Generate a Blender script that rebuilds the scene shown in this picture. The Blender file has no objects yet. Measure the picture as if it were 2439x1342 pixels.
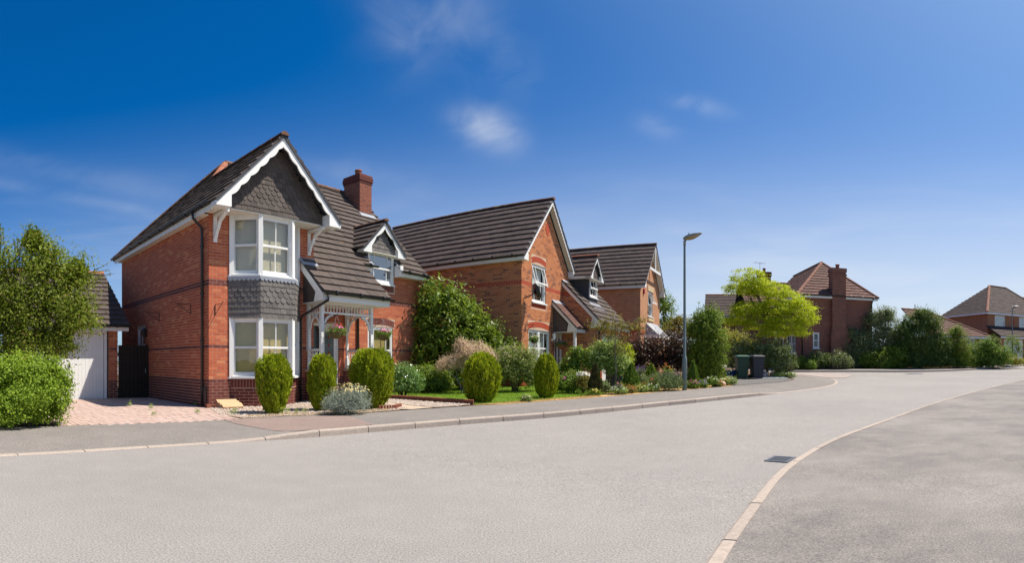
import bpy, math, random
import numpy as np
from mathutils import Vector, Matrix
random.seed(7)
rng = np.random.default_rng(7)
S = bpy.context.scene
COL = S.collection
PI = math.pi
R_ = math.radians

# ------------------------------------------------------------------ camera
# the photograph is a stitched cylindrical panorama about 111 degrees wide
cd = bpy.data.cameras.new('camera')
cd.type = 'PANO'
cd.panorama_type = 'CENTRAL_CYLINDRICAL'
cd.central_cylindrical_range_u_min = -0.97171
cd.central_cylindrical_range_u_max = 0.97171
cd.central_cylindrical_range_v_min = -0.38247
cd.central_cylindrical_range_v_max = 0.68685
cd.central_cylindrical_radius = 1.0
cd.clip_end = 3000
cam = bpy.data.objects.new('camera', cd)
COL.objects.link(cam)
cam.location = (0, 0, 1.2)
cam.rotation_euler = (PI / 2, 0, 0)
S.camera = cam

# ------------------------------------------------------------------ sky, sun, exposure
SUN_AZ, SUN_EL = R_(77), R_(60)
S.view_settings.view_transform = 'Standard'
S.view_settings.look = 'None'
S.view_settings.gamma = 1
S.view_settings.use_curve_mapping = False
S.view_settings.exposure = 0.62
W = bpy.data.worlds.new('World')
S.world = W
W.use_nodes = True
wn, wl = W.node_tree.nodes, W.node_tree.links
bg = wn['Background']
sky = wn.new('ShaderNodeTexSky')
sky.sky_type = 'NISHITA'
sky.sun_disc = False
sky.sun_elevation = SUN_EL
sky.sun_rotation = SUN_AZ
sky.altitude = 60
sky.air_density = 1.0
sky.dust_density = 0.9
sky.ozone_density = 2.0


def wmath(op, a, b=None, c=None):
    n = wn.new('ShaderNodeMath')
    n.operation = op
    for i, v in enumerate((a, b, c)):
        if v is None:
            continue
        if isinstance(v, (int, float)):
            n.inputs[i].default_value = v
        else:
            wl.new(v, n.inputs[i])
    return n.outputs[0]


tc = wn.new('ShaderNodeTexCoord')
sep = wn.new('ShaderNodeSeparateXYZ')
wl.new(tc.outputs['Generated'], sep.inputs[0])
hyp = wmath('SQRT', wmath('ADD', wmath('MULTIPLY', sep.outputs[0], sep.outputs[0]), wmath('MULTIPLY', sep.outputs[1], sep.outputs[1])))
azm = wmath('ARCTAN2', sep.outputs[0], sep.outputs[1])
elv = wmath('ARCTAN2', sep.outputs[2], hyp)
comb = wn.new('ShaderNodeCombineXYZ')
wl.new(wmath('ADD', wmath('MULTIPLY', azm, 1.0), wmath('MULTIPLY', elv, -0.25)), comb.inputs[0])
wl.new(wmath('MULTIPLY', elv, 1.7), comb.inputs[1])


def wnoise(scale, detail, rough, dist):
    n = wn.new('ShaderNodeTexNoise')
    n.inputs['Scale'].default_value = scale
    n.inputs['Detail'].default_value = detail
    n.inputs['Roughness'].default_value = rough
    n.inputs['Distortion'].default_value = dist
    wl.new(comb.outputs[0], n.inputs['Vector'])
    return n.outputs[0]


def smooth(v, a, b):
    n = wn.new('ShaderNodeMapRange')
    n.interpolation_type = 'SMOOTHSTEP'
    n.inputs[1].default_value = a
    n.inputs[2].default_value = b
    wl.new(v, n.inputs[0])
    return n.outputs[0]


fine = wnoise(8, 6, 0.5, 0.5)
wisps = None
# single cirrus wisps: azimuth, elevation, half-widths (radians), strength
for a0, e0, ra, re, k in ((-0.045, 0.415, 0.050, 0.026, 0.55), (0.345, 0.455, 0.045, 0.011, 0.36), (0.275, 0.42, 0.030, 0.015, 0.20),
                          (-0.14, 0.59, 0.09, 0.045, 0.17), (-0.21, 0.55, 0.06, 0.05, 0.10), (-0.02, 0.52, 0.05, 0.04, 0.12),
                          (-0.80, 0.335, 0.22, 0.022, 0.10), (-0.74, 0.285, 0.24, 0.010, 0.13), (-0.28, 0.34, 0.12, 0.020, 0.10)):
    dx = wmath('DIVIDE', wmath('SUBTRACT', azm, a0), ra)
    dy = wmath('DIVIDE', wmath('SUBTRACT', elv, wmath('ADD', wmath('MULTIPLY', wmath('SUBTRACT', azm, a0), -0.18), e0)), re)
    g = wmath('POWER', 2.71828, wmath('MULTIPLY', wmath('ADD', wmath('MULTIPLY', dx, dx), wmath('MULTIPLY', dy, dy)), -0.8))
    g = wmath('MULTIPLY', g, k)
    wisps = g if wisps is None else wmath('ADD', wisps, g)
wisps = wmath('MULTIPLY', wisps, smooth(fine, 0.22, 0.80))
# thin veil that thickens to the horizon all round
comb2 = wn.new('ShaderNodeCombineXYZ')
wl.new(wmath('MULTIPLY', azm, 1.3), comb2.inputs[0])
wl.new(wmath('MULTIPLY', elv, 8), comb2.inputs[1])
vn = wn.new('ShaderNodeTexNoise')
vn.inputs['Scale'].default_value = 2.2
vn.inputs['Detail'].default_value = 7
vn.inputs['Distortion'].default_value = 0.5
wl.new(comb2.outputs[0], vn.inputs['Vector'])
veil = wmath('MULTIPLY', smooth(vn.outputs[0], 0.42, 0.72), wmath('MULTIPLY', wmath('SUBTRACT', 1.0, smooth(elv, 0.02, 0.40)), 0.30))
# forward-scattered glare round the sun and haze low down
dotn = wn.new('ShaderNodeVectorMath')
dotn.operation = 'DOT_PRODUCT'
wl.new(tc.outputs['Generated'], dotn.inputs[0])
dotn.inputs[1].default_value = (math.sin(SUN_AZ) * math.cos(SUN_EL), math.cos(SUN_AZ) * math.cos(SUN_EL), math.sin(SUN_EL))
glare = wmath('MULTIPLY', wmath('POWER', wmath('MAXIMUM', wmath('ADD', wmath('MULTIPLY', dotn.outputs['Value'], 0.55), 0.45), 0.0), 8.0), 0.46)


def bell(width, power):
    return wmath('POWER', 2.71828, wmath('MULTIPLY', wmath('POWER', wmath('DIVIDE', wmath('MAXIMUM', elv, 0.0), width), power), -1.0))


sunward = wmath('MAXIMUM', wmath('ADD', 0.28, wmath('MULTIPLY', dotn.outputs['Value'], 1.12)), 0.0)
low = wmath('ADD', wmath('MULTIPLY', bell(0.27, 2.2), sunward), wmath('MULTIPLY', bell(0.17, 2.0), 0.42))
cloud = wmath('MAXIMUM', wmath('SUBTRACT', wmath('ADD', wmath('ADD', wisps, veil), wmath('ADD', glare, low)), 0.024), 0.0)
cloud = wmath('MULTIPLY', wmath('SUBTRACT', 1.0, wmath('POWER', 2.71828, wmath('MULTIPLY', cloud, -1.25))), 1.0)
hs = wn.new('ShaderNodeMix')
hs.data_type = 'RGBA'
hs.blend_type = 'MULTIPLY'
hs.inputs[0].default_value = 1
wl.new(sky.outputs[0], hs.inputs[6])
hs.inputs[7].default_value = (0.01, 0.74, 1.48, 1)
mixc = wn.new('ShaderNodeMix')
mixc.data_type = 'RGBA'
wl.new(cloud, mixc.inputs[0])
wl.new(hs.outputs[2], mixc.inputs[6])
mixc.inputs[7].default_value = (10.4, 10.9, 11.4, 1)
wl.new(mixc.outputs[2], bg.inputs[0])
bg.inputs[1].default_value = 0.053

sun_vec = Vector((math.sin(SUN_AZ) * math.cos(SUN_EL), math.cos(SUN_AZ) * math.cos(SUN_EL), math.sin(SUN_EL)))
sl = bpy.data.lights.new('sun', 'SUN')
sl.energy = 5.0
sl.angle = R_(0.53)
sl.color = (1.0, 0.92, 0.80)
so = bpy.data.objects.new('sun', sl)
COL.objects.link(so)
so.rotation_euler = sun_vec.to_track_quat('Z', 'Y').to_euler()
so.location = (30, 5, 40)
S.render.engine = 'CYCLES'
S.cycles.use_denoising = True
S.cycles.max_bounces = 6
S.cycles.diffuse_bounces = 3
S.cycles.transparent_max_bounces = 12

# ------------------------------------------------------------------ helpers: terrain, polar places
_S = np.arange(-60, 160, .25)
_Z = np.interp(_S, [-100, 5, 10.5, 16, 24.5, 37, 43, 55, 400], [0, 0, .09, .19, .36, .75, .93, 1.08, 1.1])
_Z = np.convolve(np.pad(_Z, 8, mode='edge'), np.ones(17) / 17, 'valid')


def zt(x, y):
    return np.interp(.6 * np.asarray(x) + .8 * np.asarray(y), _S, _Z)


def pol(deg, r):
    """place at bearing deg (clockwise from +Y) and distance r from the photographer's tripod"""
    return r * math.sin(R_(deg)), r * math.cos(R_(deg))


# ------------------------------------------------------------------ helpers: meshes
class MB:
    def __init__(s):
        s.v, s.f, s.m = [], [], []

    def add(s, vs, fs, mi=0):
        o = len(s.v)
        s.v += [tuple(p) for p in vs]
        s.f += [tuple(i + o for i in f) for f in fs]
        s.m += [mi] * len(fs)
        return s

    def box(s, x0, x1, y0, y1, z0, z1, mi=0, M=None):
        vs = [Vector((x, y, z)) for z in (z0, z1) for x, y in ((x0, y0), (x1, y0), (x1, y1), (x0, y1))]
        if M is not None:
            vs = [M @ p for p in vs]
        return s.add(vs, [(3, 2, 1, 0), (4, 5, 6, 7), (0, 1, 5, 4), (1, 2, 6, 5), (2, 3, 7, 6), (3, 0, 4, 7)], mi)

    def ext(s, poly, fn, d0, d1, mi=0):
        """polygon (a, b) pushed from depth d0 to d1; fn(a, b, d) -> point"""
        n = len(poly)
        vs = [fn(a, b, d0) for a, b in poly] + [fn(a, b, d1) for a, b in poly]
        fs = [tuple(range(n)), tuple(range(2 * n - 1, n - 1, -1))] + [(i, i + n, (i + 1) % n + n, (i + 1) % n) for i in range(n)]
        return s.add(vs, fs, mi)

    def tube(s, pts, r, n=8, mi=0, cap=True):
        pts = [Vector(p) for p in pts]
        rs = r if isinstance(r, (list, tuple)) else [r] * len(pts)
        vs, fs = [], []
        up = None
        for i, p in enumerate(pts):
            a = pts[max(i - 1, 0)]
            b = pts[min(i + 1, len(pts) - 1)]
            t = (b - a).normalized()
            if up is None or abs(up.dot(t)) > .95:
                up = Vector((0, 0, 1)) if abs(t.z) < .9 else Vector((1, 0, 0))
            x = up.cross(t).normalized()
            y = t.cross(x).normalized()
            up = y
            for k in range(n):
                c = 2 * PI * k / n
                vs.append(p + (x * math.cos(c) + y * math.sin(c)) * rs[i])
        for i in range(len(pts) - 1):
            for k in range(n):
                fs.append((i * n + k, i * n + (k + 1) % n, (i + 1) * n + (k + 1) % n, (i + 1) * n + k))
        if cap:
            fs.append(tuple(range(n - 1, -1, -1)))
            fs.append(tuple((len(pts) - 1) * n + k for k in range(n)))
        return s.add(vs, fs, mi)

    def lathe(s, prof, c=(0, 0, 0), n=12, mi=0, sq=None):
        vs, fs = [], []
        for r, z in prof:
            for k in range(n):
                a = 2 * PI * (k + .5) / n
                vs.append((c[0] + r * math.cos(a), c[1] + r * math.sin(a), c[2] + z))
        for i in range(len(prof) - 1):
            for k in range(n):
                fs.append((i * n + k, i * n + (k + 1) % n, (i + 1) * n + (k + 1) % n, (i + 1) * n + k))
        fs.append(tuple(range(n - 1, -1, -1)))
        fs.append(tuple((len(prof) - 1) * n + k for k in range(n)))
        return s.add(vs, fs, mi)

    def mesh(s, name, mats, smooth=False):
        me = bpy.data.meshes.new(name)
        me.from_pydata(s.v, [], s.f)
        for m in (mats if isinstance(mats, (list, tuple)) else [mats]):
            me.materials.append(m)
        if any(s.m):
            me.polygons.foreach_set('material_index', s.m)
        if smooth:
            me.polygons.foreach_set('use_smooth', [True] * len(me.polygons))
        me.update()
        return me

    def build(s, name, mats, parent=None, loc=(0, 0, 0), rz=0, smooth=False):
        return link(name, s.mesh(name, mats, smooth), parent, loc, rz)


def link(name, data, parent=None, loc=(0, 0, 0), rz=0):
    o = bpy.data.objects.new(name, data)
    COL.objects.link(o)
    o.parent = parent
    o.location = loc
    o.rotation_euler = (0, 0, rz)
    return o


def tag(o, label, cat, group=None):
    o['label'] = label
    o['category'] = cat
    if group:
        o['group'] = group
    return o


def thing(name, label, cat, loc=(0, 0, 0), rz=0, group=None):
    o = link(name, None, None, loc, rz)
    o.empty_display_size = .2
    return tag(o, label, cat, group)


def struct(o):
    o['kind'] = 'structure'
    return o


def stuff(o):
    o['kind'] = 'stuff'
    return o


# ------------------------------------------------------------------ materials
def newmat(name):
    m = bpy.data.materials.new(name)
    m.use_nodes = True
    return m, m.node_tree.nodes, m.node_tree.links, m.node_tree.nodes['Principled BSDF']


def ramp(n, l, fac, cols):
    r = n.new('ShaderNodeValToRGB')
    els = r.color_ramp.elements
    while len(els) < len(cols):
        els.new(.5)
    for e, (p, c) in zip(els, cols):
        e.position = p
        e.color = (*c, 1)
    l.new(fac, r.inputs[0])
    return r.outputs[0]


def noise(n, l, scale, detail=4, vec=None, rough=.55, stretch=None):
    t = n.new('ShaderNodeTexNoise')
    t.inputs['Scale'].default_value = scale
    t.inputs['Detail'].default_value = detail
    t.inputs['Roughness'].default_value = rough
    c = n.new('ShaderNodeTexCoord')
    src = c.outputs['Object']
    if stretch:
        mp = n.new('ShaderNodeMapping')
        mp.inputs['Scale'].default_value = stretch
        l.new(src, mp.inputs[0])
        src = mp.outputs[0]
    l.new(src, t.inputs['Vector'])
    return t.outputs[0]


def mixrgb(n, l, fac, a, b, mode='MIX'):
    m = n.new('ShaderNodeMix')
    m.data_type = 'RGBA'
    m.blend_type = mode
    for i, v in ((0, fac), (6, a), (7, b)):
        if isinstance(v, (int, float)):
            m.inputs[i].default_value = v
        elif isinstance(v, tuple):
            m.inputs[i].default_value = (*v, 1)
        else:
            l.new(v, m.inputs[i])
    return m.outputs[2]


def maprange(n, l, v, a, b, c=0., d=1.):
    m = n.new('ShaderNodeMapRange')
    for i, x in ((1, a), (2, b), (3, c), (4, d)):
        m.inputs[i].default_value = x
    l.new(v, m.inputs[0])
    return m.outputs[0]


def bump(n, l, p, h, strength=.3, dist=.01):
    b = n.new('ShaderNodeBump')
    b.inputs['Strength'].default_value = strength
    b.inputs['Distance'].default_value = dist
    l.new(h, b.inputs['Height'])
    l.new(b.outputs[0], p.inputs['Normal'])


def piece_random(n, l):
    """one random number for each loose piece, whether an object of its own or an island of a mesh"""
    g = n.new('ShaderNodeNewGeometry')
    o = n.new('ShaderNodeObjectInfo')
    a = n.new('ShaderNodeMath')
    l.new(g.outputs['Random Per Island'], a.inputs[0])
    l.new(o.outputs['Random'], a.inputs[1])
    b = n.new('ShaderNodeMath')
    b.operation = 'FRACT'
    l.new(a.outputs[0], b.inputs[0])
    return b.outputs[0]


def plain(name, col, rough=.5, spec=.4, var=.12, scale=6, metal=0, bmp=0):
    m, n, l, p = newmat(name)
    f = noise(n, l, scale, 5)
    c = mixrgb(n, l, f, tuple(x * (1 - var) for x in col), tuple(min(1, x * (1 + var)) for x in col))
    l.new(c, p.inputs['Base Color'])
    p.inputs['Roughness'].default_value = rough
    p.inputs['Specular IOR Level'].default_value = spec
    p.inputs['Metallic'].default_value = metal
    if bmp:
        bump(n, l, p, noise(n, l, scale * 12, 3), bmp, .004)
    return m


def pieces(name, cols, rough=.85, grain=40, gamt=.35, streak=None, blotch=None, bmp=.25, spec=.25):
    """masonry or tiles: colour by piece, grain within the piece, optional blotches (lichen)"""
    m, n, l, p = newmat(name)
    c = ramp(n, l, piece_random(n, l), cols)
    g = noise(n, l, grain, 5, stretch=streak)
    c = mixrgb(n, l, gamt, c, ramp(n, l, g, [(.2, (.25, .25, .25)), (.8, (.85, .85, .85))]), 'OVERLAY')
    if blotch:
        col, sc, lo, hi = blotch
        c = mixrgb(n, l, maprange(n, l, noise(n, l, sc, 8, rough=.7), lo, hi), c, col)
    l.new(c, p.inputs['Base Color'])
    p.inputs['Roughness'].default_value = rough
    p.inputs['Specular IOR Level'].default_value = spec
    bump(n, l, p, g, bmp, .006)
    return m


def leafmat(name, cols, trans=.3, rough=.55, spec=.22, tcol=None):
    m, n, l, p = newmat(name)
    c = ramp(n, l, piece_random(n, l), cols)
    l.new(c, p.inputs['Base Color'])
    p.inputs['Roughness'].default_value = rough
    p.inputs['Specular IOR Level'].default_value = spec
    t = n.new('ShaderNodeBsdfTranslucent')
    l.new(mixrgb(n, l, .5, c, tcol or (.30, .42, .03)), t.inputs[0])
    x = n.new('ShaderNodeMixShader')
    x.inputs[0].default_value = trans
    l.new(p.outputs[0], x.inputs[1])
    l.new(t.outputs[0], x.inputs[2])
    l.new(x.outputs[0], n['Material Output'].inputs[0])
    return m


def asphalt(name, base, dark, grain=260, bscale=.35, tint=None):
    m, n, l, p = newmat(name)
    big = noise(n, l, bscale, 6, rough=.6)
    med = noise(n, l, 3.2, 5)
    g1 = noise(n, l, grain, 3, rough=.7)
    g2 = noise(n, l, 70, 2)
    c = mixrgb(n, l, maprange(n, l, big, .33, .68), dark, base)
    c = mixrgb(n, l, maprange(n, l, med, .45, .75, 0, .35), c, tint or tuple(x * 1.12 for x in base))
    c = mixrgb(n, l, .85, c, ramp(n, l, g1, [(.28, (.17, .17, .17)), (.5, (.5, .5, .5)), (.74, (.84, .82, .80))]), 'OVERLAY')
    c = mixrgb(n, l, .75, c, ramp(n, l, g2, [(.3, (.27, .27, .27)), (.5, (.5, .5, .5)), (.7, (.73, .72, .71))]), 'OVERLAY')
    l.new(c, p.inputs['Base Color'])
    p.inputs['Roughness'].default_value = .9
    p.inputs['Specular IOR Level'].default_value = .2
    bump(n, l, p, g1, .5, .006)
    return m


def brickwall_mat(name, c1, c2, mortar):
    """far brickwork, too small to tell the bricks apart"""
    m, n, l, p = newmat(name)
    b = n.new('ShaderNodeTexBrick')
    b.inputs['Color1'].default_value = (*c1, 1)
    b.inputs['Color2'].default_value = (*c2, 1)
    b.inputs['Mortar'].default_value = (*mortar, 1)
    b.inputs['Scale'].default_value = 1
    b.inputs['Mortar Size'].default_value = .008
    b.inputs['Brick Width'].default_value = .225
    b.inputs['Row Height'].default_value = .075
    c = n.new('ShaderNodeTexCoord')
    s = n.new('ShaderNodeSeparateXYZ')
    l.new(c.outputs['Object'], s.inputs[0])
    a = n.new('ShaderNodeMath')
    l.new(s.outputs[0], a.inputs[0])
    l.new(s.outputs[1], a.inputs[1])
    k = n.new('ShaderNodeCombineXYZ')
    l.new(a.outputs[0], k.inputs[0])
    l.new(s.outputs[2], k.inputs[1])
    l.new(k.outputs[0], b.inputs['Vector'])
    g = noise(n, l, 3, 6)
    cc = mixrgb(n, l, .3, b.outputs[0], ramp(n, l, g, [(.3, (.3, .3, .3)), (.7, (.75, .75, .75))]), 'OVERLAY')
    l.new(cc, p.inputs['Base Color'])
    p.inputs['Roughness'].default_value = .9
    return m


def glassmat(name, tint=(.55, .6, .6), base=.12):
    m, n, l, p = newmat(name)
    n.remove(p)
    t = n.new('ShaderNodeBsdfTransparent')
    t.inputs[0].default_value = (*tint, 1)
    g = n.new('ShaderNodeBsdfGlossy')
    g.inputs['Roughness'].default_value = .01
    g.inputs[0].default_value = (.95, .97, 1, 1)
    f = n.new('ShaderNodeLayerWeight')
    f.inputs[0].default_value = .5
    q = n.new('ShaderNodeMath')
    q.operation = 'POWER'
    q.inputs[1].default_value = 4.0
    l.new(f.outputs['Facing'], q.inputs[0])
    a = n.new('ShaderNodeMath')
    a.use_clamp = True
    a.inputs[1].default_value = base
    l.new(q.outputs[0], a.inputs[0])
    wob = noise(n, l, 1.6, 2)
    b = n.new('ShaderNodeBump')
    b.inputs['Strength'].default_value = .05
    b.inputs['Distance'].default_value = .05
    l.new(wob, b.inputs['Height'])
    l.new(b.outputs[0], g.inputs['Normal'])
    x = n.new('ShaderNodeMixShader')
    l.new(a.outputs[0], x.inputs[0])
    l.new(t.outputs[0], x.inputs[1])
    l.new(g.outputs[0], x.inputs[2])
    l.new(x.outputs[0], n['Material Output'].inputs[0])
    return m


BR = {
    'red': pieces('brick_red', [(0, (.36, .088, .040)), (.3, (.44, .118, .053)), (.62, (.39, .098, .045)), (.82, (.47, .140, .062)), (.93, (.53, .205, .09)), (1, (.30, .070, .036))]),
    'dark': pieces('brick_plum', [(0, (.135, .040, .030)), (.5, (.165, .048, .036)), (1, (.11, .034, .028))]),
    'buff': pieces('brick_orange', [(0, (.45, .160, .060)), (.4, (.52, .20, .082)), (.72, (.42, .14, .055)), (.87, (.29, .105, .052)), (.95, (.17, .080, .055)), (1, (.53, .22, .095))]),
    'chim': pieces('brick_weathered', [(0, (.20, .062, .038)), (.5, (.25, .078, .046)), (1, (.15, .052, .036))]),
    'scarlet': pieces('brick_scarlet', [(0, (.42, .070, .030)), (1, (.36, .055, .026))]),
}
MORTAR = plain('mortar', (.56, .40, .31), .95, .1, .15, 20)
MORTAR2 = plain('mortar_buff', (.56, .41, .29), .95, .1, .15, 20)
TILE = pieces('roof_tile_brown', [(0, (.072, .055, .047)), (.5, (.088, .068, .059)), (1, (.060, .047, .042))], .85, 3, .5, (14, 3, 3), ((.22, .145, .05), 1.3, .61, .74), .2)
TILE2 = pieces('roof_tile_slate_brown', [(0, (.070, .051, .045)), (.5, (.085, .063, .056)), (1, (.060, .045, .041))], .85, 3, .45, (14, 3, 3), ((.16, .11, .06), 1.1, .68, .80), .2)
TILER = pieces('roof_tile_red', [(0, (.125, .064, .050)), (.5, (.152, .079, .062)), (1, (.108, .057, .046))], .85, 4, .5, None, None, .2)
RIDGE = pieces('ridge_tile_brown', [(0, (.13, .065, .045)), (1, (.17, .085, .055))], .85, 14, .4, None, ((.30, .20, .06), 2.2, .52, .66))
RIDGER = pieces('ridge_tile_redbrown', [(0, (.21, .10, .068)), (1, (.26, .125, .085))], .85, 14, .4)
TERRA = pieces('ridge_tile_terracotta', [(0, (.36, .13, .07)), (1, (.29, .11, .065))], .85, 14, .4, None, ((.20, .13, .05), 3, .55, .7))
HUNG = pieces('hung_tile_grey', [(0, (.085, .069, .061)), (.5, (.113, .093, .083)), (1, (.070, .058, .052))], .8, 18, .35)
HUNG2 = pieces('hung_tile_pale', [(0, (.125, .115, .105)), (.5, (.165, .15, .14)), (1, (.10, .092, .087))], .8, 18, .35)
WHITE = plain('white_paint', (.77, .77, .75), .4, .35, .07, 2.5)
CREAM = plain('cream_soffit', (.74, .71, .63), .6, .3, .04)
BLACK = plain('black_plastic', (.018, .018, .020), .35, .5, .2)
LEAD = plain('lead_sheet', (.26, .28, .32), .55, .4, .25, 5)
DGREY = plain('dark_cladding', (.050, .055, .066), .6, .3, .2)
GLASS = glassmat('window_glass', (.95, .96, .95), .05)
GLASSD = glassmat('window_glass_sky', (.6, .64, .66), .22)
BLIND = plain('blind_cream', (.80, .71, .50), .7, .2, .06)
BLINDY = plain('blind_straw', (.66, .50, .19), .7, .2, .10)
CURT = plain('net_curtain', (.55, .60, .57), .9, .1, .12, 2)
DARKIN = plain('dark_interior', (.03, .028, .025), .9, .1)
WOODG = plain('stained_gate_wood', (.028, .022, .018), .8, .2, .45, 3)
WOODP = plain('pine_board', (.50, .33, .19), .65, .2, .12, 5)
CONC = pieces('kerb_concrete', [(0, (.335, .280, .236)), (.5, (.375, .312, .262)), (1, (.31, .26, .222))], .9, 30, .4, None, ((.25, .20, .17), 2.0, .60, .78), .35)
BARK = plain('bark', (.115, .085, .06), .9, .1, .4, 18, bmp=.5)
BARKG = plain('grey_bark', (.21, .185, .155), .9, .1, .3, 20, bmp=.4)
STEM = plain('twig_wood', (.10, .07, .045), .9, .1, .3, 14)
TERRAC = plain('terracotta', (.25, .095, .058), .85, .2, .2, 14)
STEEL = plain('galvanised_green_grey', (.155, .20, .20), .5, .4, .12, 3)
STEELD = plain('lantern_grey', (.22, .23, .25), .4, .5, .1)
AMBER = plain('lamp_bowl', (.30, .22, .12), .2, .6, .2)
ROADM = asphalt('asphalt_road', (.282, .262, .246), (.245, .228, .216))
PAVM = asphalt('asphalt_footway', (.225, .203, .186), (.175, .160, .149), 240, .5)
PAVN = asphalt('asphalt_near_footway', (.262, .238, .220), (.158, .144, .136), 250, .55, (.31, .28, .25))
PAVR = asphalt('asphalt_patch_pink', (.26, .195, .17), (.22, .165, .145), 240, .6)
DRIVEM = asphalt('asphalt_drive', (.155, .145, .14), (.125, .118, .115), 240, .5)
SOIL = plain('garden_soil', (.13, .088, .055), .95, .1, .4, 3, bmp=.6)
STRAW = plain('dry_mulch', (.46, .30, .13), .95, .1, .35, 9, bmp=.6)
GRASSG = plain('turf_base', (.13, .21, .028), .95, .1, .35, 4)
PEB = pieces('gravel_pebble', [(0, (.42, .34, .28)), (.4, (.54, .45, .38)), (.75, (.34, .27, .22)), (1, (.60, .53, .46))], .8, 30, .2)
PAVER = pieces('block_paver', [(0, (.42, .30, .255)), (.4, (.47, .35, .30)), (.8, (.39, .28, .24)), (1, (.46, .36, .315))], .9, 40, .4)
SAND = plain('joint_sand', (.34, .25, .19), .95, .1, .2, 12)
EARTH = plain('distant_land', (.10, .12, .05), .95, .1, .3, .05)

# ------------------------------------------------------------------ ground
def resample(line, n, extra=None):
    P = np.array(line, float)
    d = np.r_[0, np.cumsum(np.hypot(*np.diff(P, axis=0).T))]
    t = np.linspace(0, d[-1], n)
    out = np.c_[np.interp(t, d, P[:, 0]), np.interp(t, d, P[:, 1])]
    if extra is not None:
        return out, np.interp(t, d, extra)
    return out


def smoothline(line, it=2):
    P = np.array(line, float)
    for _ in range(it):
        Q = [P[0]]
        for a, b in zip(P[:-1], P[1:]):
            Q += [a * .75 + b * .25, a * .25 + b * .75]
        Q.append(P[-1])
        P = np.array(Q)
    return P


def gridmesh(name, X, Y, Z, mat):
    r, c = X.shape
    me = bpy.data.meshes.new(name)
    v = np.c_[X.ravel(), Y.ravel(), Z.ravel()]
    i = np.arange(r * c).reshape(r, c)
    q = np.c_[i[:-1, :-1].ravel(), i[:-1, 1:].ravel(), i[1:, 1:].ravel(), i[1:, :-1].ravel()]
    me.from_pydata(v.tolist(), [], q.tolist())
    me.materials.append(mat)
    me.update()
    n = me.polygons[0].normal
    if n.z < 0:
        me.flip_normals()
    return me


def inpoly(pts, poly):
    x, y = pts[:, 0], pts[:, 1]
    ins = np.zeros(len(pts), bool)
    P = np.array(poly)
    for (x0, y0), (x1, y1) in zip(P, np.roll(P, -1, 0)):
        c = ((y0 > y) != (y1 > y)) & (x < (x1 - x0) * (y - y0) / (y1 - y0 + 1e-12) + x0)
        ins ^= c
    return ins


def sheet(name, poly, off, mat, sub=3, hfun=None):
    """flat patch of ground: a polygon cut fine enough to follow the slope"""
    import bmesh
    bm = bmesh.new()
    vs = [bm.verts.new((x, y, 0)) for x, y in poly]
    f = bm.faces.new(vs)
    bmesh.ops.triangulate(bm, faces=[f])
    for _ in range(sub):
        bmesh.ops.subdivide_edges(bm, edges=bm.edges[:], cuts=1, use_grid_fill=True)
    for v in bm.verts:
        v.co.z = (hfun(v.co.x, v.co.y) if hfun else float(zt(v.co.x, v.co.y))) + off
    bmesh.ops.recalc_face_normals(bm, faces=bm.faces[:])
    me = bpy.data.meshes.new(name)
    bm.to_mesh(me)
    bm.free()
    if me.polygons[0].normal.z < 0:
        me.flip_normals()
    me.materials.append(mat)
    return struct(link(name, me))


# road: one asphalt sheet that everything else lies on
gx = np.concatenate([np.linspace(-90, -20, 15), np.linspace(-18, 45, 85), np.linspace(48, 120, 19)])
gy = np.concatenate([np.linspace(-25, 0, 9), np.linspace(.5, 45, 75), np.linspace(47, 130, 20)])
X, Y = np.meshgrid(gx, gy)
struct(link('road', gridmesh('road', X, Y, zt(X, Y), ROADM)))
# land beyond, to the horizon
X, Y = np.meshgrid(np.linspace(-1500, 1500, 30), np.linspace(-600, 2200, 30))
struct(link('ground', gridmesh('ground', X, Y, np.minimum(zt(X, Y), .9) - .6, EARTH)))

KA = [(-6.6, -6), (-6.3, -2), (-6.0, 1.5), (-5.5, 3.76), (-5.18, 4.53), (-4.82, 5.36), (-4.33, 6.16), (-3.76, 6.98), (-3.18, 7.57), (-2.63, 8.24), (-2.0, 8.83), (-1.32, 9.4), (-0.61, 9.88), (0.68, 10.55), (1.65, 11.12), (2.41, 11.56), (3.21, 12.03), (3.98, 12.44), (4.73, 12.80), (5.51, 13.2), (6.29, 13.57), (7.07, 13.95), (7.83, 14.36), (9.01, 14.90), (10.36, 15.63), (11.85, 16.84), (12.95, 18.14), (13.9, 19.6), (14.3, 20.6), (14.2, 21.8), (14.75, 24.0), (15.35, 26.43), (16, 30)]
HA = [.015] * 8 + [.105] * 14 + [.015] * 11
KB = [(-8.6, -6), (-8.3, -2), (-7.9, 2.5), (-7.31, 4.99), (-6.84, 5.89), (-6.23, 7.03), (-5.35, 8.28), (-4.93, 8.93), (-4.35, 9.62), (-3.77, 10.05), (-3.2, 10.42), (-2.21, 11.35), (-1.18, 12.13), (-0.19, 12.6), (0.86, 13.33), (2.48, 14.29), (4.63, 15.56), (5.34, 15.95), (7.77, 17.28), (8.67, 17.6), (10.14, 18.25), (11.6, 19.53), (12.38, 21.07), (13.0, 22.38), (13.6, 25), (14.2, 30)]
A_, hA_ = resample(KA, 260, HA)
B_ = resample(KB, 260)
d_ = np.gradient(A_, axis=0)
d_ /= np.hypot(d_[:, 0], d_[:, 1])[:, None]
nA = np.c_[-d_[:, 1], d_[:, 0]]
A2 = A_ + nA * .12
rows = []
NR = 9
for k in range(NR):
    t = k / (NR - 1)
    P = A2 * (1 - t) + B_ * t
    tt = min(1, t / .45)
    h = hA_ * (1 - tt) + .1 * tt
    rows.append(np.c_[P, zt(P[:, 0], P[:, 1]) + h - .004])
G = np.array(rows)
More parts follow.
